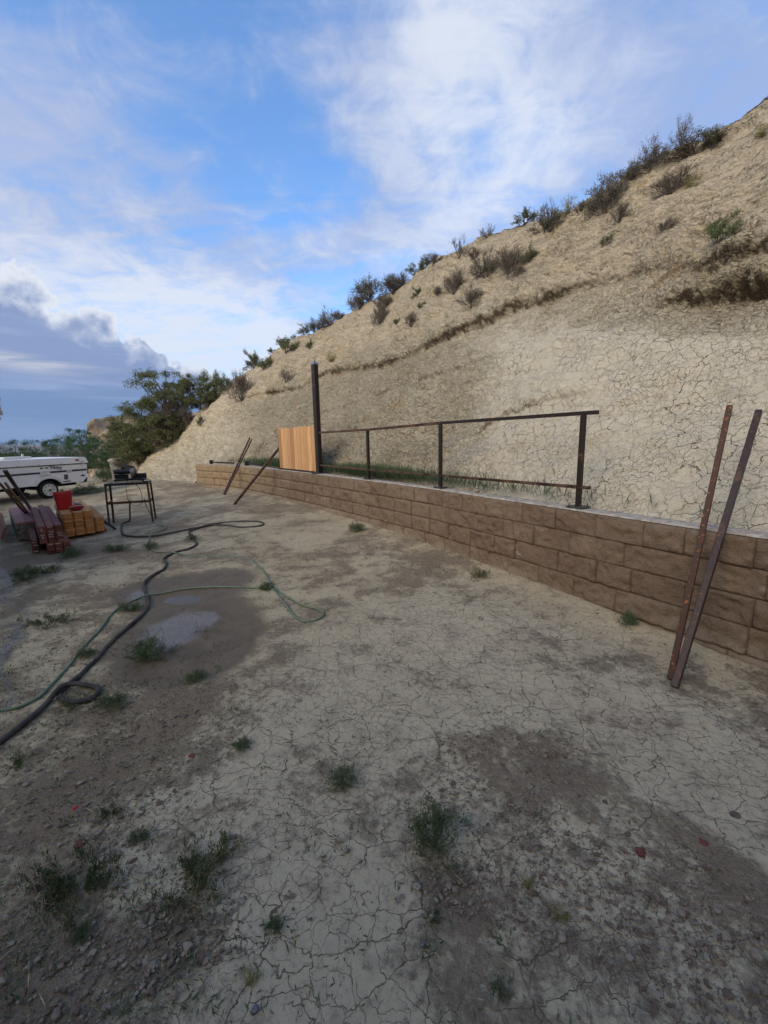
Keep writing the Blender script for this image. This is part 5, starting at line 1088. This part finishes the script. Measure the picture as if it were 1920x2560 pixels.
# ------------------------------------------------------------------ house: its eave shows at the left edge, walls stand left; unseen back wing added to shade the yard
def make_house():
    d = ray(10, 1050); D = 8.6; k = D / math.hypot(d[0], d[1]); E = CAMP + d * k; ex_, ey_, ez = E
    root = empty('house', (ex_ - 1.0, ey_ - .6, 0), 'tan sided house whose roof eave just shows at the left edge', 'house')
    xl = ex_ - .8; yb = HBACK
    mb = MB()
    mb.box((xl - 4, (ey_ - .6 + yb) / 2, 1.5), (8, ey_ - .6 - yb, 3.4)); mb.box(((xl + HRIGHT) / 2 - .001, yb - 3.0, 1.6), (HRIGHT - xl, 6.0, 3.6)); wpart(mb, 'wall', SIDING, root)
    mb = MB(); zt_ = zat(0, 925, (ex_, ey_)); th = .16
    z0 = ez
    # gable roof slab, eave along +x side, with fascia
    mb.add([(ex_, ey_, z0 + .28), (ex_, yb - .3, z0 + .28), (xl - 4, yb - .3, z0 + 2.2), (xl - 4, ey_, z0 + 2.2), (ex_, ey_, z0 + .38), (ex_, yb - .3, z0 + .38), (xl - 4, yb - .3, z0 + 2.32), (xl - 4, ey_, z0 + 2.32)], [(0, 1, 2, 3), (7, 6, 5, 4), (0, 4, 5, 1), (3, 2, 6, 7), (0, 3, 7, 4), (1, 5, 6, 2)])
    zb2 = 3.3; mb.add([(xl - 2, yb + .5, zb2), (HRIGHT + .4, yb + .5, zb2), (HRIGHT + .4, yb - 3, zb2 + 1.5), (xl - 2, yb - 3, zb2 + 1.5), (xl - 2, yb + .5, zb2 + .14), (HRIGHT + .4, yb + .5, zb2 + .14), (HRIGHT + .4, yb - 3, zb2 + 1.64), (xl - 2, yb - 3, zb2 + 1.64)], [(3, 2, 1, 0), (4, 5, 6, 7), (0, 1, 5, 4), (2, 3, 7, 6), (1, 2, 6, 5), (0, 4, 7, 3)])
    wpart(mb, 'roof', ROOFM, root)
    mb = MB(); mb.box((ex_ - .03, (ey_ + yb) / 2, z0 + .18), (.05, ey_ - yb - .02, .18)); mb.box((ex_ - .4, ey_ - .02, z0 + .10), (.8, .04, .06)); mb.box((ex_ - .42, ey_ - .025, z0 + .02), (.76, .05, .04)); wpart(mb, 'fascia', TRIM, root)
    mb = MB(); mb.box((ex_ - .42, (ey_ + yb) / 2, z0 + .06), (.76, ey_ - yb - .1, .02)); wpart(mb, 'soffit', TRIM, root)
HBACK, HRIGHT = -2.3, 3.0
make_house()

# ------------------------------------------------------------------ plants
def cone_arr(P0, P1, r0, r1):
    """many 3-sided tapered twigs as arrays"""
    d = P1 - P0; d /= np.linalg.norm(d, axis=1, keepdims=True) + 1e-9; a = np.cross(d, np.array([.3, .2, .93])); a /= np.linalg.norm(a, axis=1, keepdims=True) + 1e-9; b = np.cross(d, a); vs = []
    for P, r_ in ((P0, r0), (P1, r1)):
        for k in range(3):
            g = 2 * math.pi * k / 3; vs.append(P + (a * math.cos(g) + b * math.sin(g)) * r_[:, None])
    V_ = np.stack(vs, 1).reshape(-1, 3); n = len(P0); base = np.arange(n)[:, None] * 6; F_ = np.concatenate([base + np.array([[k, (k + 1) % 3, (k + 1) % 3 + 3, k + 3]]) for k in range(3)], 0); return V_, F_
def leaf_arr(P, L, Wd, g, updir=None, spread=1.):
    """diamond leaves at points P"""
    n = len(P); d = g.normal(size=(n, 3)) * spread
    if updir is not None: d = d + updir
    d /= np.linalg.norm(d, axis=1, keepdims=True) + 1e-9; s = np.cross(d, g.normal(size=(n, 3))); s /= np.linalg.norm(s, axis=1, keepdims=True) + 1e-9; L_ = (L * g.uniform(.6, 1.3, n))[:, None]; w_ = (Wd * g.uniform(.6, 1.3, n))[:, None]
    V_ = np.stack([P, P + d * L_ * .5 + s * w_ * .5, P + d * L_, P + d * L_ * .5 - s * w_ * .5], 1).reshape(-1, 3); F_ = np.arange(n * 4).reshape(n, 4); return V_, F_
def branch_sys(g, n0, height, width, levels=3, up=.7, curve=.25, taper=.55, kids=4, r0=.012, jitter=.35):
    """returns arrays of segment starts, ends, radii and tip points; unit = metres, base at origin"""
    S = []; tips = []
    def grow(p, d, L, r_, lev):
        n = 4; q = p
        for k in range(n):
            d = d + g.normal(size=3) * curve * .45 + np.array([0, 0, .10 * up]); d /= np.linalg.norm(d); q2 = q + d * L / n; S.append((q, q2, r_ * (1 - .16 * k), r_ * (1 - .16 * (k + 1)))); q = q2
            if lev > 1 and k >= 1:
                for _ in range(kids if k < n - 1 else kids + 1):
                    if g.random() < .62:
                        dd = d + g.normal(size=3) * (.75) + np.array([0, 0, .25 * up]); dd /= np.linalg.norm(dd); grow(q, dd, L * taper * g.uniform(.7, 1.2), r_ * .55, lev - 1)
            if lev == 1: tips.append(q)
    for i in range(n0):
        a = g.uniform(0, 2 * math.pi); e = g.uniform(.15, 1.) ** .8; d = np.array([math.cos(a) * (1 - e * .75) * width, math.sin(a) * (1 - e * .75) * width, e * height]); L = np.linalg.norm(d) * .62; grow(np.array([g.normal() * .015, g.normal() * .015, -.02]), d / np.linalg.norm(d), L * g.uniform(.8, 1.1), r0 * g.uniform(.6, 1.1), levels)
    S_ = np.array([np.concatenate([a, b, [c, d]]) for a, b, c, d in S]); return S_, np.array(tips)
def plant_meshes(seed, n0, height, width, leaves, leaf=(.02, .006), levels=3, kids=3, r0=.012, bark=GBARK, lm=L_SAGE, up=.7, spread_=.03, straw=0):
    g = np.random.default_rng(seed); S, tips = branch_sys(g, n0, height, width, levels=levels, kids=kids, r0=r0, up=up)
    ext = np.abs(S[:, 3:6]).max(0); zs = height / max(S[:, 5].max(), 1e-3); xs = width * .5 / max(np.percentile(np.abs(S[:, 3:5]).max(1), 98), 1e-3); sc = np.array([xs, xs, zs])
    A = S[:, :3] * sc; B = S[:, 3:6] * sc; V_, F_ = cone_arr(A, B, np.maximum(S[:, 6], r0 * .10), np.maximum(S[:, 7], r0 * .07)); ms = tri_mesh('stems', V_, F_, bark)
    out = [ms]
    if leaves and len(tips):
        tp = tips * sc; idx = g.integers(0, len(tp), leaves); P = tp[idx] + g.normal(size=(leaves, 3)) * spread_; V_, F_ = leaf_arr(P, leaf[0], leaf[1], g, np.array([0, 0, .8])); out.append(tri_mesh('foliage', V_, F_, lm))
    for o in out: COL.objects.unlink(o)
    return [(o.name.split('.')[0], o.data) for o in out]
KINDS = {
    'dark': [plant_meshes(s, 15, 1., 1.2, 3600, (.055, .016), kids=3, r0=.020, lm=L_SAGE, bark=BARK) for s in (1, 2, 3)],
    'dry': [plant_meshes(s, 20, 1., 1.2, 3600, (.045, .013), kids=3, r0=.016, lm=L_DRY) for s in (11, 12, 13)],
    'green': [plant_meshes(s, 10, 1., 1.1, 4200, (.07, .022), kids=2, r0=.020, lm=L_GREEN) for s in (21, 22)],
    'twig': [plant_meshes(s, 12, 1., 1.1, 500, (.04, .012), kids=3, r0=.017, lm=L_DRY, bark=BARK) for s in (31, 32)],
    'tuft': [plant_meshes(s, 26, 1., .9, 900, (.14, .016), levels=1, kids=0, r0=.010, lm=L_YEL, bark=L_YEL) for s in (41, 42)],
    'weed': [plant_meshes(s, 22, .8, 1.2, 3800, (.05, .013), kids=3, r0=.009, lm=L_WEED, bark=L_WEED, spread_=.016) for s in (51, 52, 53)],
    'spread': [plant_meshes(s, 18, .30, 1.6, 3600, (.05, .013), kids=2, r0=.010, lm=L_WEED, bark=L_STRAW, up=.1, spread_=.014) for s in (61, 62)],
}
cnt = {}
def plant(kind, pos, h, wd, name, label, cat, group, tilt=0.):
    i = cnt.get(kind, 0); cnt[kind] = i + 1; parts = KINDS[kind][i % len(KINDS[kind])]; root = empty(name, pos, label, cat, group, rnd.uniform(0, 6.28)); native = {'weed': .8, 'spread': .30}.get(kind, 1.); nw = {'dark': 1.2, 'dry': 1.2, 'green': 1.1, 'twig': 1.1, 'tuft': .9, 'weed': 1.2, 'spread': 1.6}[kind]
    sz = h / native; sx = wd / nw
    for n_, me in parts:
        o = bpy.data.objects.new(n_, me); COL.objects.link(o); o.parent = root; o.scale = (sx, sx, sz)
    return root
SHR = [  # px, py base, w px, h px, kind, label
 (1738, 378, 120, 62, 'dark', 'dark shrub on the skyline just below the bare top of the hill'), (1700, 372, 60, 95, 'twig', 'tall bare twigs on the skyline beside the highest dark shrub'), (1775, 362, 50, 60, 'green', 'green tipped bush on the skyline at the upper right'),
 (1625, 432, 90, 95, 'dark', 'leggy dark shrub on the skyline left of the highest shrubs'), (1580, 462, 60, 50, 'dark', 'low dark shrub at the skyline beside the leggy one'), (1680, 466, 95, 62, 'dry', 'round dark brown shrub just below the skyline at upper right'), (1725, 452, 40, 50, 'tuft', 'spiky yellowish tuft right of the round brown shrub'),
 (1512, 540, 100, 110, 'dark', 'big domed shrub breaking the skyline with hanging roots'), (1548, 500, 50, 85, 'twig', 'bare crooked twigs rising behind the big domed shrub'), (1552, 560, 60, 55, 'dry', 'grey brush hanging below the big domed shrub'),
 (1310, 545, 50, 38, 'green', 'small pale green bush standing alone on the skyline'), (1365, 590, 85, 78, 'dark', 'spiky dark sage bush left of the big domed shrub'), (1375, 560, 60, 70, 'twig', 'thin wispy twigs above the spiky sage bush'), (1420, 545, 45, 50, 'tuft', 'yellowish grass tuft on the skyline between two sage bushes'),
 (1218, 592, 40, 38, 'twig', 'small bare twig bush on the skyline above the dark sage'), (1150, 645, 70, 62, 'twig', 'bare branching bush on the skyline above the grey round one'), (1183, 640, 40, 36, 'dry', 'low brush on the skyline right of the bare branching bush'),
 (1213, 695, 80, 82, 'dark', 'dark bush on the slope, left of the grey twig bush'), (1275, 690, 85, 85, 'dry', 'grey twiggy bush between the dark bush and the green one'), (1328, 652, 45, 42, 'green', 'bright green leafy bush right of the grey twiggy bush'), (1300, 705, 50, 40, 'dry', 'low brown brush under the bright green bush'),
 (1133, 732, 78, 78, 'dry', 'round grey dry bush standing alone on the upper slope'), (1100, 745, 30, 28, 'dark', 'small dark bush at the foot of the round grey bush'), (1183, 772, 75, 65, 'dark', 'sage bush with a crooked trunk just above the ledge'),
 (1075, 672, 50, 42, 'dark', 'bush on the skyline right of the long dark thicket'), (1042, 690, 48, 44, 'green', 'olive bush on the skyline beside the long dark thicket'),
 (985, 735, 80, 60, 'dark', 'right part of the dark thicket along the skyline'), (925, 750, 90, 78, 'dark', 'middle part of the dark thicket along the skyline'), (880, 775, 50, 55, 'twig', 'bare twigs at the left end of the dark thicket'), (955, 770, 60, 50, 'dry', 'brown brush hanging below the dark thicket'),
 (948, 810, 58, 60, 'dry', 'grey brown bush on the slope below the thicket'), (1035, 822, 40, 45, 'dry', 'small pale dry bush on the slope above the ledge'), (822, 805, 62, 58, 'twig', 'dark fan of bare branches on the skyline'), (785, 822, 60, 40, 'dark', 'low dark brush left of the fan of bare branches'), (820, 825, 55, 32, 'dry', 'brown dead brush below the fan of bare branches'), (758, 832, 30, 24, 'dark', 'tiny shrub on the skyline left of the dark brush'),
 (722, 888, 58, 56, 'green', 'green sage bush on the skyline above the tall post'), (680, 880, 20, 18, 'green', 'tiny green shrub on the skyline left of the sage bush'), (775, 872, 22, 28, 'green', 'little green sprig on the slope right of the sage bush'), (660, 925, 45, 42, 'green', 'green bush on the skyline left of the tall post'), (630, 915, 45, 55, 'green', 'leafy upright bush on the skyline near the trees'), (717, 957, 48, 50, 'twig', 'grey leaning brush just left of the tall post'),
 (602, 1000, 72, 92, 'dry', 'tall grey green brush at the left end of the ledge'), (560, 975, 50, 60, 'green', 'green bush between the tall grey brush and the junipers'), (500, 1062, 16, 34, 'green', 'small upright green weed low on the slope near the junipers'),
 (1515, 615, 38, 45, 'green', 'small half green shrub in the middle of the upper slope'), (1668, 592, 60, 55, 'dry', 'grey dried shrub left of the green topped one'), (1812, 632, 80, 88, 'green', 'green topped shrub with bare stems at the right above the scarp'), (1905, 332, 45, 38, 'tuft', 'yellow green tuft at the right edge near the hilltop'), (1910, 447, 14, 14, 'green', 'tiny green plant at the right edge of the slope'),
 (1915, 242, 18, 16, 'dark', 'dark sprig on the very top of the hill at the right edge'),
 (1000, 722, 60, 46, 'dry', 'brown brush joining the dark thicket to the olive bush'), (900, 772, 60, 44, 'dry', 'brown brush under the left half of the dark thicket'), (1100, 672, 44, 34, 'dry', 'low grey brush on the skyline right of the olive bush'), (845, 800, 44, 30, 'dry', 'thin grey brush between the thicket and the fan of branches'), (1455, 545, 60, 34, 'dry', 'dry brush on the skyline at the left of the domed shrub'),
 (992, 812, 22, 22, 'green', 'small green sprout above the ledge left of the pale dry bush'), (1062, 778, 24, 24, 'green', 'green sprout on the slope beside the crooked sage'), (1048, 745, 30, 28, 'green', 'faint green sprout below the olive bush'), (838, 912, 26, 30, 'tuft', 'sparse yellow tuft just above the ledge right of the tall post'),
]
for px, py, wpx, hpx, k, lab in SHR:
    p = hat(px, py); s = mpp(p); cosf = 1.; plant(k, p - np.array([0, 0, .02]), hpx * s * .86, wpx * s * 1.06, 'hillside_shrub', lab, 'shrub', 'shrubs on the hillside')
def gw(px, py, wpx, hpx, k, lab, nm='weed'):
    p = gat(px, py); s = mpp(p); dist = np.linalg.norm(p - CAMP); el_ = (EYE - p[2]) / dist; hh = max(.03, (hpx * s) * (.9 if el_ < .5 else .75)); plant(k, p - np.array([0, 0, .01]), hh, wpx * s, nm, lab, 'weed', 'weeds in the yard')
WEEDS = [(1090, 2110, 170, 175, 'weed', 'tall bushy dark green weed in the lower middle of the yard'), (862, 1958, 92, 70, 'weed', 'dense small green weed up and left of the bushy one'), (205, 2210, 210, 170, 'spread', 'large sprawling weed at the lower left'), (465, 2225, 210, 130, 'spread', 'sprawling weed with long arms right of the large lower left one'), (345, 2100, 55, 50, 'weed', 'small feathery weed above the sprawling pair'), (278, 2030, 60, 45, 'spread', 'small flat weed left of the middle'), (631, 2450, 45, 60, 'tuft', 'lone grass sprig near the bottom of the yard'), (683, 2320, 60, 60, 'weed', 'wispy brownish weed below the middle of the yard'),
 (275, 1765, 85, 50, 'weed', 'dark weed beside the coil of the grey hose'), (190, 1760, 110, 30, 'spread', 'flat weed growing under the hose coil'), (487, 1700, 60, 34, 'weed', 'compact green weed below the wet patch'), (370, 1640, 130, 65, 'weed', 'upright leafy weed at the edge of the wet mud'), (212, 1642, 55, 40, 'weed', 'green weed beside the green hose'), (290, 1378, 62, 26, 'weed', 'green weed between the lumber and the hoses'), (75, 1450, 90, 50, 'weed', 'bushy weed beside the wire netting'), (183, 1392, 60, 36, 'weed', 'green weed in front of the red lumber'), (120, 1430, 60, 35, 'spread', 'low weed below the red lumber'), (328, 1528, 70, 34, 'weed', 'weed where the green hose meets the grey hose'), (668, 1472, 55, 26, 'weed', 'dark weed where the green hose crosses itself'), (1568, 1562, 48, 60, 'weed', 'green weed growing at the foot of the wall near the bars'), (1200, 1440, 55, 30, 'spread', 'low weed in the soil at the foot of the wall'), (893, 1330, 46, 36, 'weed', 'dry green weed at the wall foot below the second post'), (115, 1562, 120, 36, 'spread', 'dark flat weed right of the wire netting'), (600, 1870, 70, 40, 'weed', 'sparse grey weed left of the middle of the yard'), (1320, 2215, 40, 50, 'tuft', 'thin sprig on the brown soil at lower right'), (1400, 2290, 50, 55, 'tuft', 'thin grass sprig near the bottom right'), (1255, 2480, 60, 50, 'weed', 'dark withered weed at the bottom right of the yard'), (60, 1905, 90, 40, 'spread', 'flat weed on the left edge below the hose'), (375, 1372, 40, 24, 'weed', 'small weed between the two hoses'), (478, 1350, 40, 20, 'weed', 'tiny weed inside the grey hose loop'), (215, 1235, 90, 34, 'weed', 'grey green brush behind the camper trailer'), (262, 1205, 60, 44, 'weed', 'grey green bush between the trailer and the bench'), (345, 1190, 26, 24, 'weed', 'bright green weed behind the chop saw'), (235, 1170, 36, 40, 'weed', 'pale green weed at the trailer end'), (1085, 2290, 50, 46, 'spread', 'faint weed under the bushy one'), (205, 2340, 60, 60, 'weed', 'thin weed below the large lower left one'), (535, 2130, 170, 60, 'spread', 'faint wispy weed between the feathery and the middle weed')]
for q in WEEDS: gw(*q)

# ------------------------------------------------------------------ trees at the left
def tree(px, py, wpx, hpx, D, lm, seed, label, name='juniper_tree', n_leaf=16000, twiggy=0.):
    d = ray(px, py); k = D / math.hypot(d[0], d[1]); base = CAMP + d * k; dep = float((base - CAMP) @ FW); s = dep / F; h = hpx * s; wd = wpx * s; g = np.random.default_rng(seed)
    root = empty(name, base, label, 'tree', 'trees beyond the yard')
    # trunk with limbs
    mb = MB(); limbs = []; nl_ = 7; cen = []
    mb.tube([(0, 0, -.3), (0, 0, 0), (.05 * wd * g.normal(), .03 * wd, h * .25), (.06 * wd * g.normal(), .05 * wd * g.normal(), h * .55), (.06 * wd * g.normal(), 0, h * .82)], [h * .04, h * .035, h * .028, h * .018, h * .006], 7)
    ncl = 110
    for i in range(ncl):
        a = g.uniform(0, 2 * math.pi); zf = g.uniform(.04, .97) ** 1.5; rad = (math.sin(math.pi * min(1, (zf * .62 + .33))) ** .6) * g.uniform(.25, 1.) ** .6 * .5 * wd * (1 + .3 * math.sin(3 * a + seed)); c = np.array([math.cos(a) * rad, math.sin(a) * rad, zf * h]); cen.append(c)
    cen = np.array(cen)
    for c in cen[::4]:
        z0 = max(.0, c[2] * .55); mb.tube([(0, 0, z0), (c[0] * .5, c[1] * .5, z0 + (c[2] - z0) * .35), tuple(c)], [h * .014, h * .009, h * .003], 5)
    mb.build('trunk', BARK, root)
    wts = g.uniform(.4, 1.2, ncl); idx = g.choice(ncl, n_leaf, p=wts / wts.sum()); cr = (h + wd) * .5 * g.uniform(.05, .115, ncl)
    q = g.normal(size=(n_leaf, 3)); q /= np.linalg.norm(q, axis=1, keepdims=True); q = q * (g.uniform(0, 1, n_leaf) ** .5)[:, None] * cr[idx][:, None] * np.array([1.2, 1.2, .8]); P = cen[idx] + q
    # spiky sprays
    lf = max(.05, h * .030); V_, F_ = leaf_arr(P, lf, lf * .42, g, np.array([0, 0, .5]) + (P - np.array([0, 0, h * .4])) * (.6 / max(h, wd))); tri_mesh('crown', V_, F_, lm, root)
    if twiggy:
        pass
    return root
T_ = [(412, 1075, 150, 150, 21.5, L_JUN, 1, 'tall juniper with a ragged crown standing highest at the hill foot'), (500, 1010, 110, 80, 20.6, L_JUN, 2, 'dark juniper on the ridge right of the tallest one'), (455, 1020, 70, 72, 21.2, L_JUN, 6, 'narrow juniper between the two tallest on the ridge'), (372, 1125, 125, 120, 21.5, L_JUN, 3, 'broad juniper low on the slope below the tallest one'), (320, 1140, 90, 80, 22.5, L_JUN, 4, 'small juniper at the left foot of the slope'), (300, 1110, 50, 55, 26., L_JUN, 5, 'thin juniper in front of the tan bluff'), (432, 1100, 105, 75, 20.9, L_JUN, 7, 'low spreading juniper on the slope right of the broad one'), (345, 1152, 80, 55, 21.2, L_JUN, 8, 'squat juniper at the very foot of the slope'), (540, 1005, 70, 48, 20.2, L_JUN, 9, 'low juniper clump highest up the ridge')]
for q in T_: tree(*q, n_leaf=16000)
F_T = [(215, 1172, 95, 75, 33., L_FAR, 11, 'rounded green tree just right of the camper roof'), (172, 1168, 95, 68, 36., L_FAR, 12, 'green tree above the red marker of the camper'), (255, 1168, 70, 62, 31., L_FAR, 13, 'green bush left of the tan bluff'), (100, 1172, 80, 62, 42., L_FAR, 14, 'pointed green tree above the middle of the camper'), (50, 1172, 75, 62, 44., L_FAR, 15, 'green tree above the left part of the camper'), (5, 1175, 60, 50, 46., L_FAR, 16, 'green tree at the left edge of the view'), (135, 1175, 60, 48, 38., L_FAR, 17, 'low tree filling the gap above the camper'), (80, 1176, 60, 40, 40., L_FAR, 19, 'low dark tree between two pointed ones above the camper'), (285, 1165, 50, 45, 29., L_FAR, 18, 'low bush below the tan bluff'), (25, 1178, 50, 40, 41., L_FAR, 20, 'low green tree near the left edge'), (205, 1150, 70, 70, 42., L_FAR, 21, 'darker tree crown peeping above the green ones by the bluff')]
for q in F_T: q = list(q); q[2] *= 1.3; q[3] *= 1.15; tree(*q, name='broadleaf_tree', n_leaf=11000)
for px, py, wpx, hpx, D, lab in ((432, 1085, 95, 120, 20.9, 'tall tan dry brush in front of the junipers'), (395, 1105, 70, 70, 20.9, 'dry grey brush below the tallest juniper'), (470, 1065, 60, 62, 20.6, 'dry brush on the slope right of the tan brush'), (345, 1150, 60, 40, 21.3, 'low grey brush at the foot of the junipers'), (300, 1165, 50, 34, 22., 'low pale brush left of the juniper foot'), (530, 1030, 50, 50, 20.3, 'dry brush at the right end of the junipers')):
    d = ray(px, py); k = D / math.hypot(d[0], d[1]); p = CAMP + d * k; s = mpp(p); plant('dry', p - np.array([0, 0, .15]), hpx * s, wpx * s, 'dry_brush', lab, 'shrub', 'dry brush among the junipers')

# ------------------------------------------------------------------ tan bluff and distant hills
def bluff():
    d = ray(300, 1120); D = 62.; k = D / math.hypot(d[0], d[1]); c = CAMP + d * k; tx = np.array([d[1], -d[0], 0]); tx /= np.linalg.norm(tx); s = D / F * 1.12; pts = [(-60, 1170), (-52, 1120), (-46, 1072), (-38, 1062), (-10, 1056), (25, 1053), (50, 1060), (90, 1050), (160, 1045), (200, 1160)]
    nx, nz_ = 150, 50; P = np.zeros((nz_, nx, 3)); fwd = np.array([d[0], d[1], 0]); fwd /= np.linalg.norm(fwd)
    for j in range(nx):
        a = -62 + 270 * j / (nx - 1); top = np.interp(a, [q[0] for q in pts], [q[1] for q in pts]); zt_ = EYE + (1105 - top) * s * .98
        for i in range(nz_):
            f = i / (nz_ - 1); z = -6 + (zt_ + 6) * min(1, f / .8); back_ = (max(0, f - .8) / .2) * 14 + (1 - min(1, f / .8)) * -2.5; q = c + tx * (a * s) + fwd * back_; P[i, j] = (q[0], q[1], z)
    p = P.reshape(-1, 3); n_ = fbm(p, .35, 5, .55, 201); P = P + (np.array([0, 0, .3]) * n_[:, None] - fwd * n_[:, None] * 1.8).reshape(P.shape); tag(grid_mesh('sandstone_bluff', P, BLUFF), kind='structure')
bluff()
def far_hills(name, y0, y1, D, m, seed, amp):
    nx, ny = 260, 30; a = np.radians(np.linspace(-75, 20, nx)); P = np.zeros((ny, nx, 3)); x = np.stack([np.cos(a) * 5, np.sin(a) * 5, a * 0 + seed], 1); n_ = fbm(x, 1.2, 5, .5, seed)
    for i in range(ny):
        f = i / (ny - 1); r_ = D * (1 + .5 * f); hh = (y0 + amp * n_) * math.sin(math.pi * .5 * min(1, f * 1.25)) * (1 if f < .8 else (1 - (f - .8) * 4)) - 60 * (1 - f); P[i, :, 0] = r_ * np.sin(a); P[i, :, 1] = r_ * np.cos(a); P[i, :, 2] = hh
    p = P.reshape(-1, 3); P[..., 2] += (fbm(p / D, 22, 4, .55, seed + 5) * amp * .3).reshape(ny, nx); tag(grid_mesh(name, P, m), kind='structure')
far_hills('distant_hills', 2, 0, 5200., FARHILL, 3, 45); far_hills('nearer_hills', -22, 0, 2000., FARHILL, 9, 14)

# ------------------------------------------------------------------ uncountable: grass behind the wall, sprigs in the yard, pebbles
def grass_strip():
    g = np.random.default_rng(5); N = 9000; us = np.concatenate([g.normal(6.4, .8, 5200), g.normal(10.6, .6, 2600), g.normal(4.2, 1.2, 700), g.normal(12, .8, 500)]); us = np.clip(us, .5, U1 - .2); dw = .24 + np.abs(g.normal(0, .16, N)); w_ = wall_w(us) + dw; P = np.stack([UU[0] * us + WW[0] * w_, UU[1] * us + WW[1] * w_, wall_top(us) - .03 + dw * .25], 1); dens = np.where(us > 0, 1., .6)
    V_, F_ = leaf_arr(P, .17, .009, g, np.array([0, 0, 2.2]), .8); tag(tri_mesh('grass', V_, F_, L_WEED), 'green grass growing in the strip behind the wall', 'grass', kind='stuff')
grass_strip()
def sprigs():
    g = np.random.default_rng(8); N = 420; cx_ = []
    while len(cx_) < N:
        px = g.uniform(-50, 1500) if g.random() < .35 else g.uniform(-80, 620); py = g.uniform(1240, 2600)
        if g.random() < (.9 if px < 600 and py < 1800 else .3): cx_.append((px, py))
    Pt = np.array([atz(a, b, 0) for a, b in cx_]); Pt = Pt[np.hypot(Pt[:, 0], Pt[:, 1]) < 12]; Ps = []
    for p in Pt:
        n = g.integers(5, 26); r_ = g.uniform(.01, .06) * (1 + .12 * np.hypot(p[0], p[1])); Ps.append(p + g.normal(size=(n, 3)) * np.array([r_, r_, 0]))
    P = np.vstack(Ps); P[:, 2] = gz_arr(P[:, 0], P[:, 1]) + .0; V_, F_ = leaf_arr(P, .028, .0055, g, np.array([0, 0, .6]), 1.); tag(tri_mesh('low_sprigs', V_, F_, L_WEED), 'tiny green sprigs scattered over the yard', 'ground cover', kind='stuff')
    N = 160; P = np.array([gat(g.uniform(0, 1900), g.uniform(1500, 2550)) for _ in range(N)]) + np.array([0, 0, .012]); V_, F_ = leaf_arr(P, .07, .003, g, None, 1.); V_ = V_.copy(); 
    for k in range(N): V_[k * 4:k * 4 + 4, 2] = P[k, 2] + (V_[k * 4:k * 4 + 4, 2] - P[k, 2]) * .12
    tag(tri_mesh('straw_bits', V_, F_, L_STRAW), 'loose bits of dry straw on the yard soil', 'straw', kind='stuff')
sprigs()
def pebbles():
    g = np.random.default_rng(12); xr, yr, bw, wet = GDATA; r_ = np.hypot(xr, yr); u, w_ = uw(xr, yr)
    ok = (r_ > .55) & (r_ < 11) & (np.abs(np.arctan2(xr, yr)) < .95) & (w_ < wall_w(u) - .02); wt = ok * (.05 + sstep(.35, .75, bw)) * (1 - wet * .9) + ok * np.exp(-((w_ - wall_w(u) + .1) / .15) ** 2) * .6; wt = wt * 1.0; wt /= wt.sum(); N = 9000; idx = g.choice(len(xr), N, p=wt)
    import bmesh
    bm = bmesh.new(); bmesh.ops.create_icosphere(bm, subdivisions=1, radius=1); V0 = np.array([v.co for v in bm.verts]); F0 = np.array([[v.index for v in f.verts] for f in bm.faces]); bm.free(); nv = len(V0)
    s = np.exp(g.normal(math.log(.0031), .6, N)) * (1 + .10 * r_[idx]); s = np.clip(s, .0015, .013); ang = g.uniform(0, 6.28, N); shp = g.uniform(.6, 1.3, (N, 1, 3)) * np.array([1, 1, .5]); jit = 1 + g.uniform(-.34, .34, (N, nv, 1)); V_ = V0[None] * jit * shp * s[:, None, None]; c, sn = np.cos(ang)[:, None], np.sin(ang)[:, None]
    V_ = np.stack([V_[..., 0] * c - V_[..., 1] * sn, V_[..., 0] * sn + V_[..., 1] * c, V_[..., 2]], -1); px = xr[idx] + g.normal(size=N) * .01; py = yr[idx] + g.normal(size=N) * .01; pz = gz_arr(px, py) + s * .2 + .004; V_ = V_ + np.stack([px, py, pz], 1)[:, None, :]; F_ = (F0[None] + (np.arange(N) * nv)[:, None, None]).reshape(-1, 3)
    mi = (g.random(N) < .35).astype(int); tag(tri_mesh('pebbles', V_.reshape(-1, 3), F_, [CLOD, simple('brown_clod', (.15, .105, .075), .95)], mi=np.repeat(mi, len(F0))), 'loose clods and pebbles scattered on the yard soil', 'pebbles', kind='stuff')
pebbles()

# ------------------------------------------------------------------ air between here and the far hills
def haze():
    mb = MB(); mb.box((0, 0, 60), (19000, 19000, 900)); m = bpy.data.materials.new('haze_air'); m.use_nodes = True; m.node_tree.nodes.clear(); t = NT(m.node_tree); v = t.node('ShaderNodeVolumePrincipled'); v.inputs['Color'].default_value = (.62, .74, .95, 1); v.inputs['Density'].default_value = 6e-5; v.inputs['Anisotropy'].default_value = .1
    o = t.node('ShaderNodeOutputMaterial'); t.l.new(v.outputs[0], o.inputs['Volume']); tag(mb.build('haze', m), 'thin blue haze in the air before the distant hills', 'haze', kind='stuff')
haze()
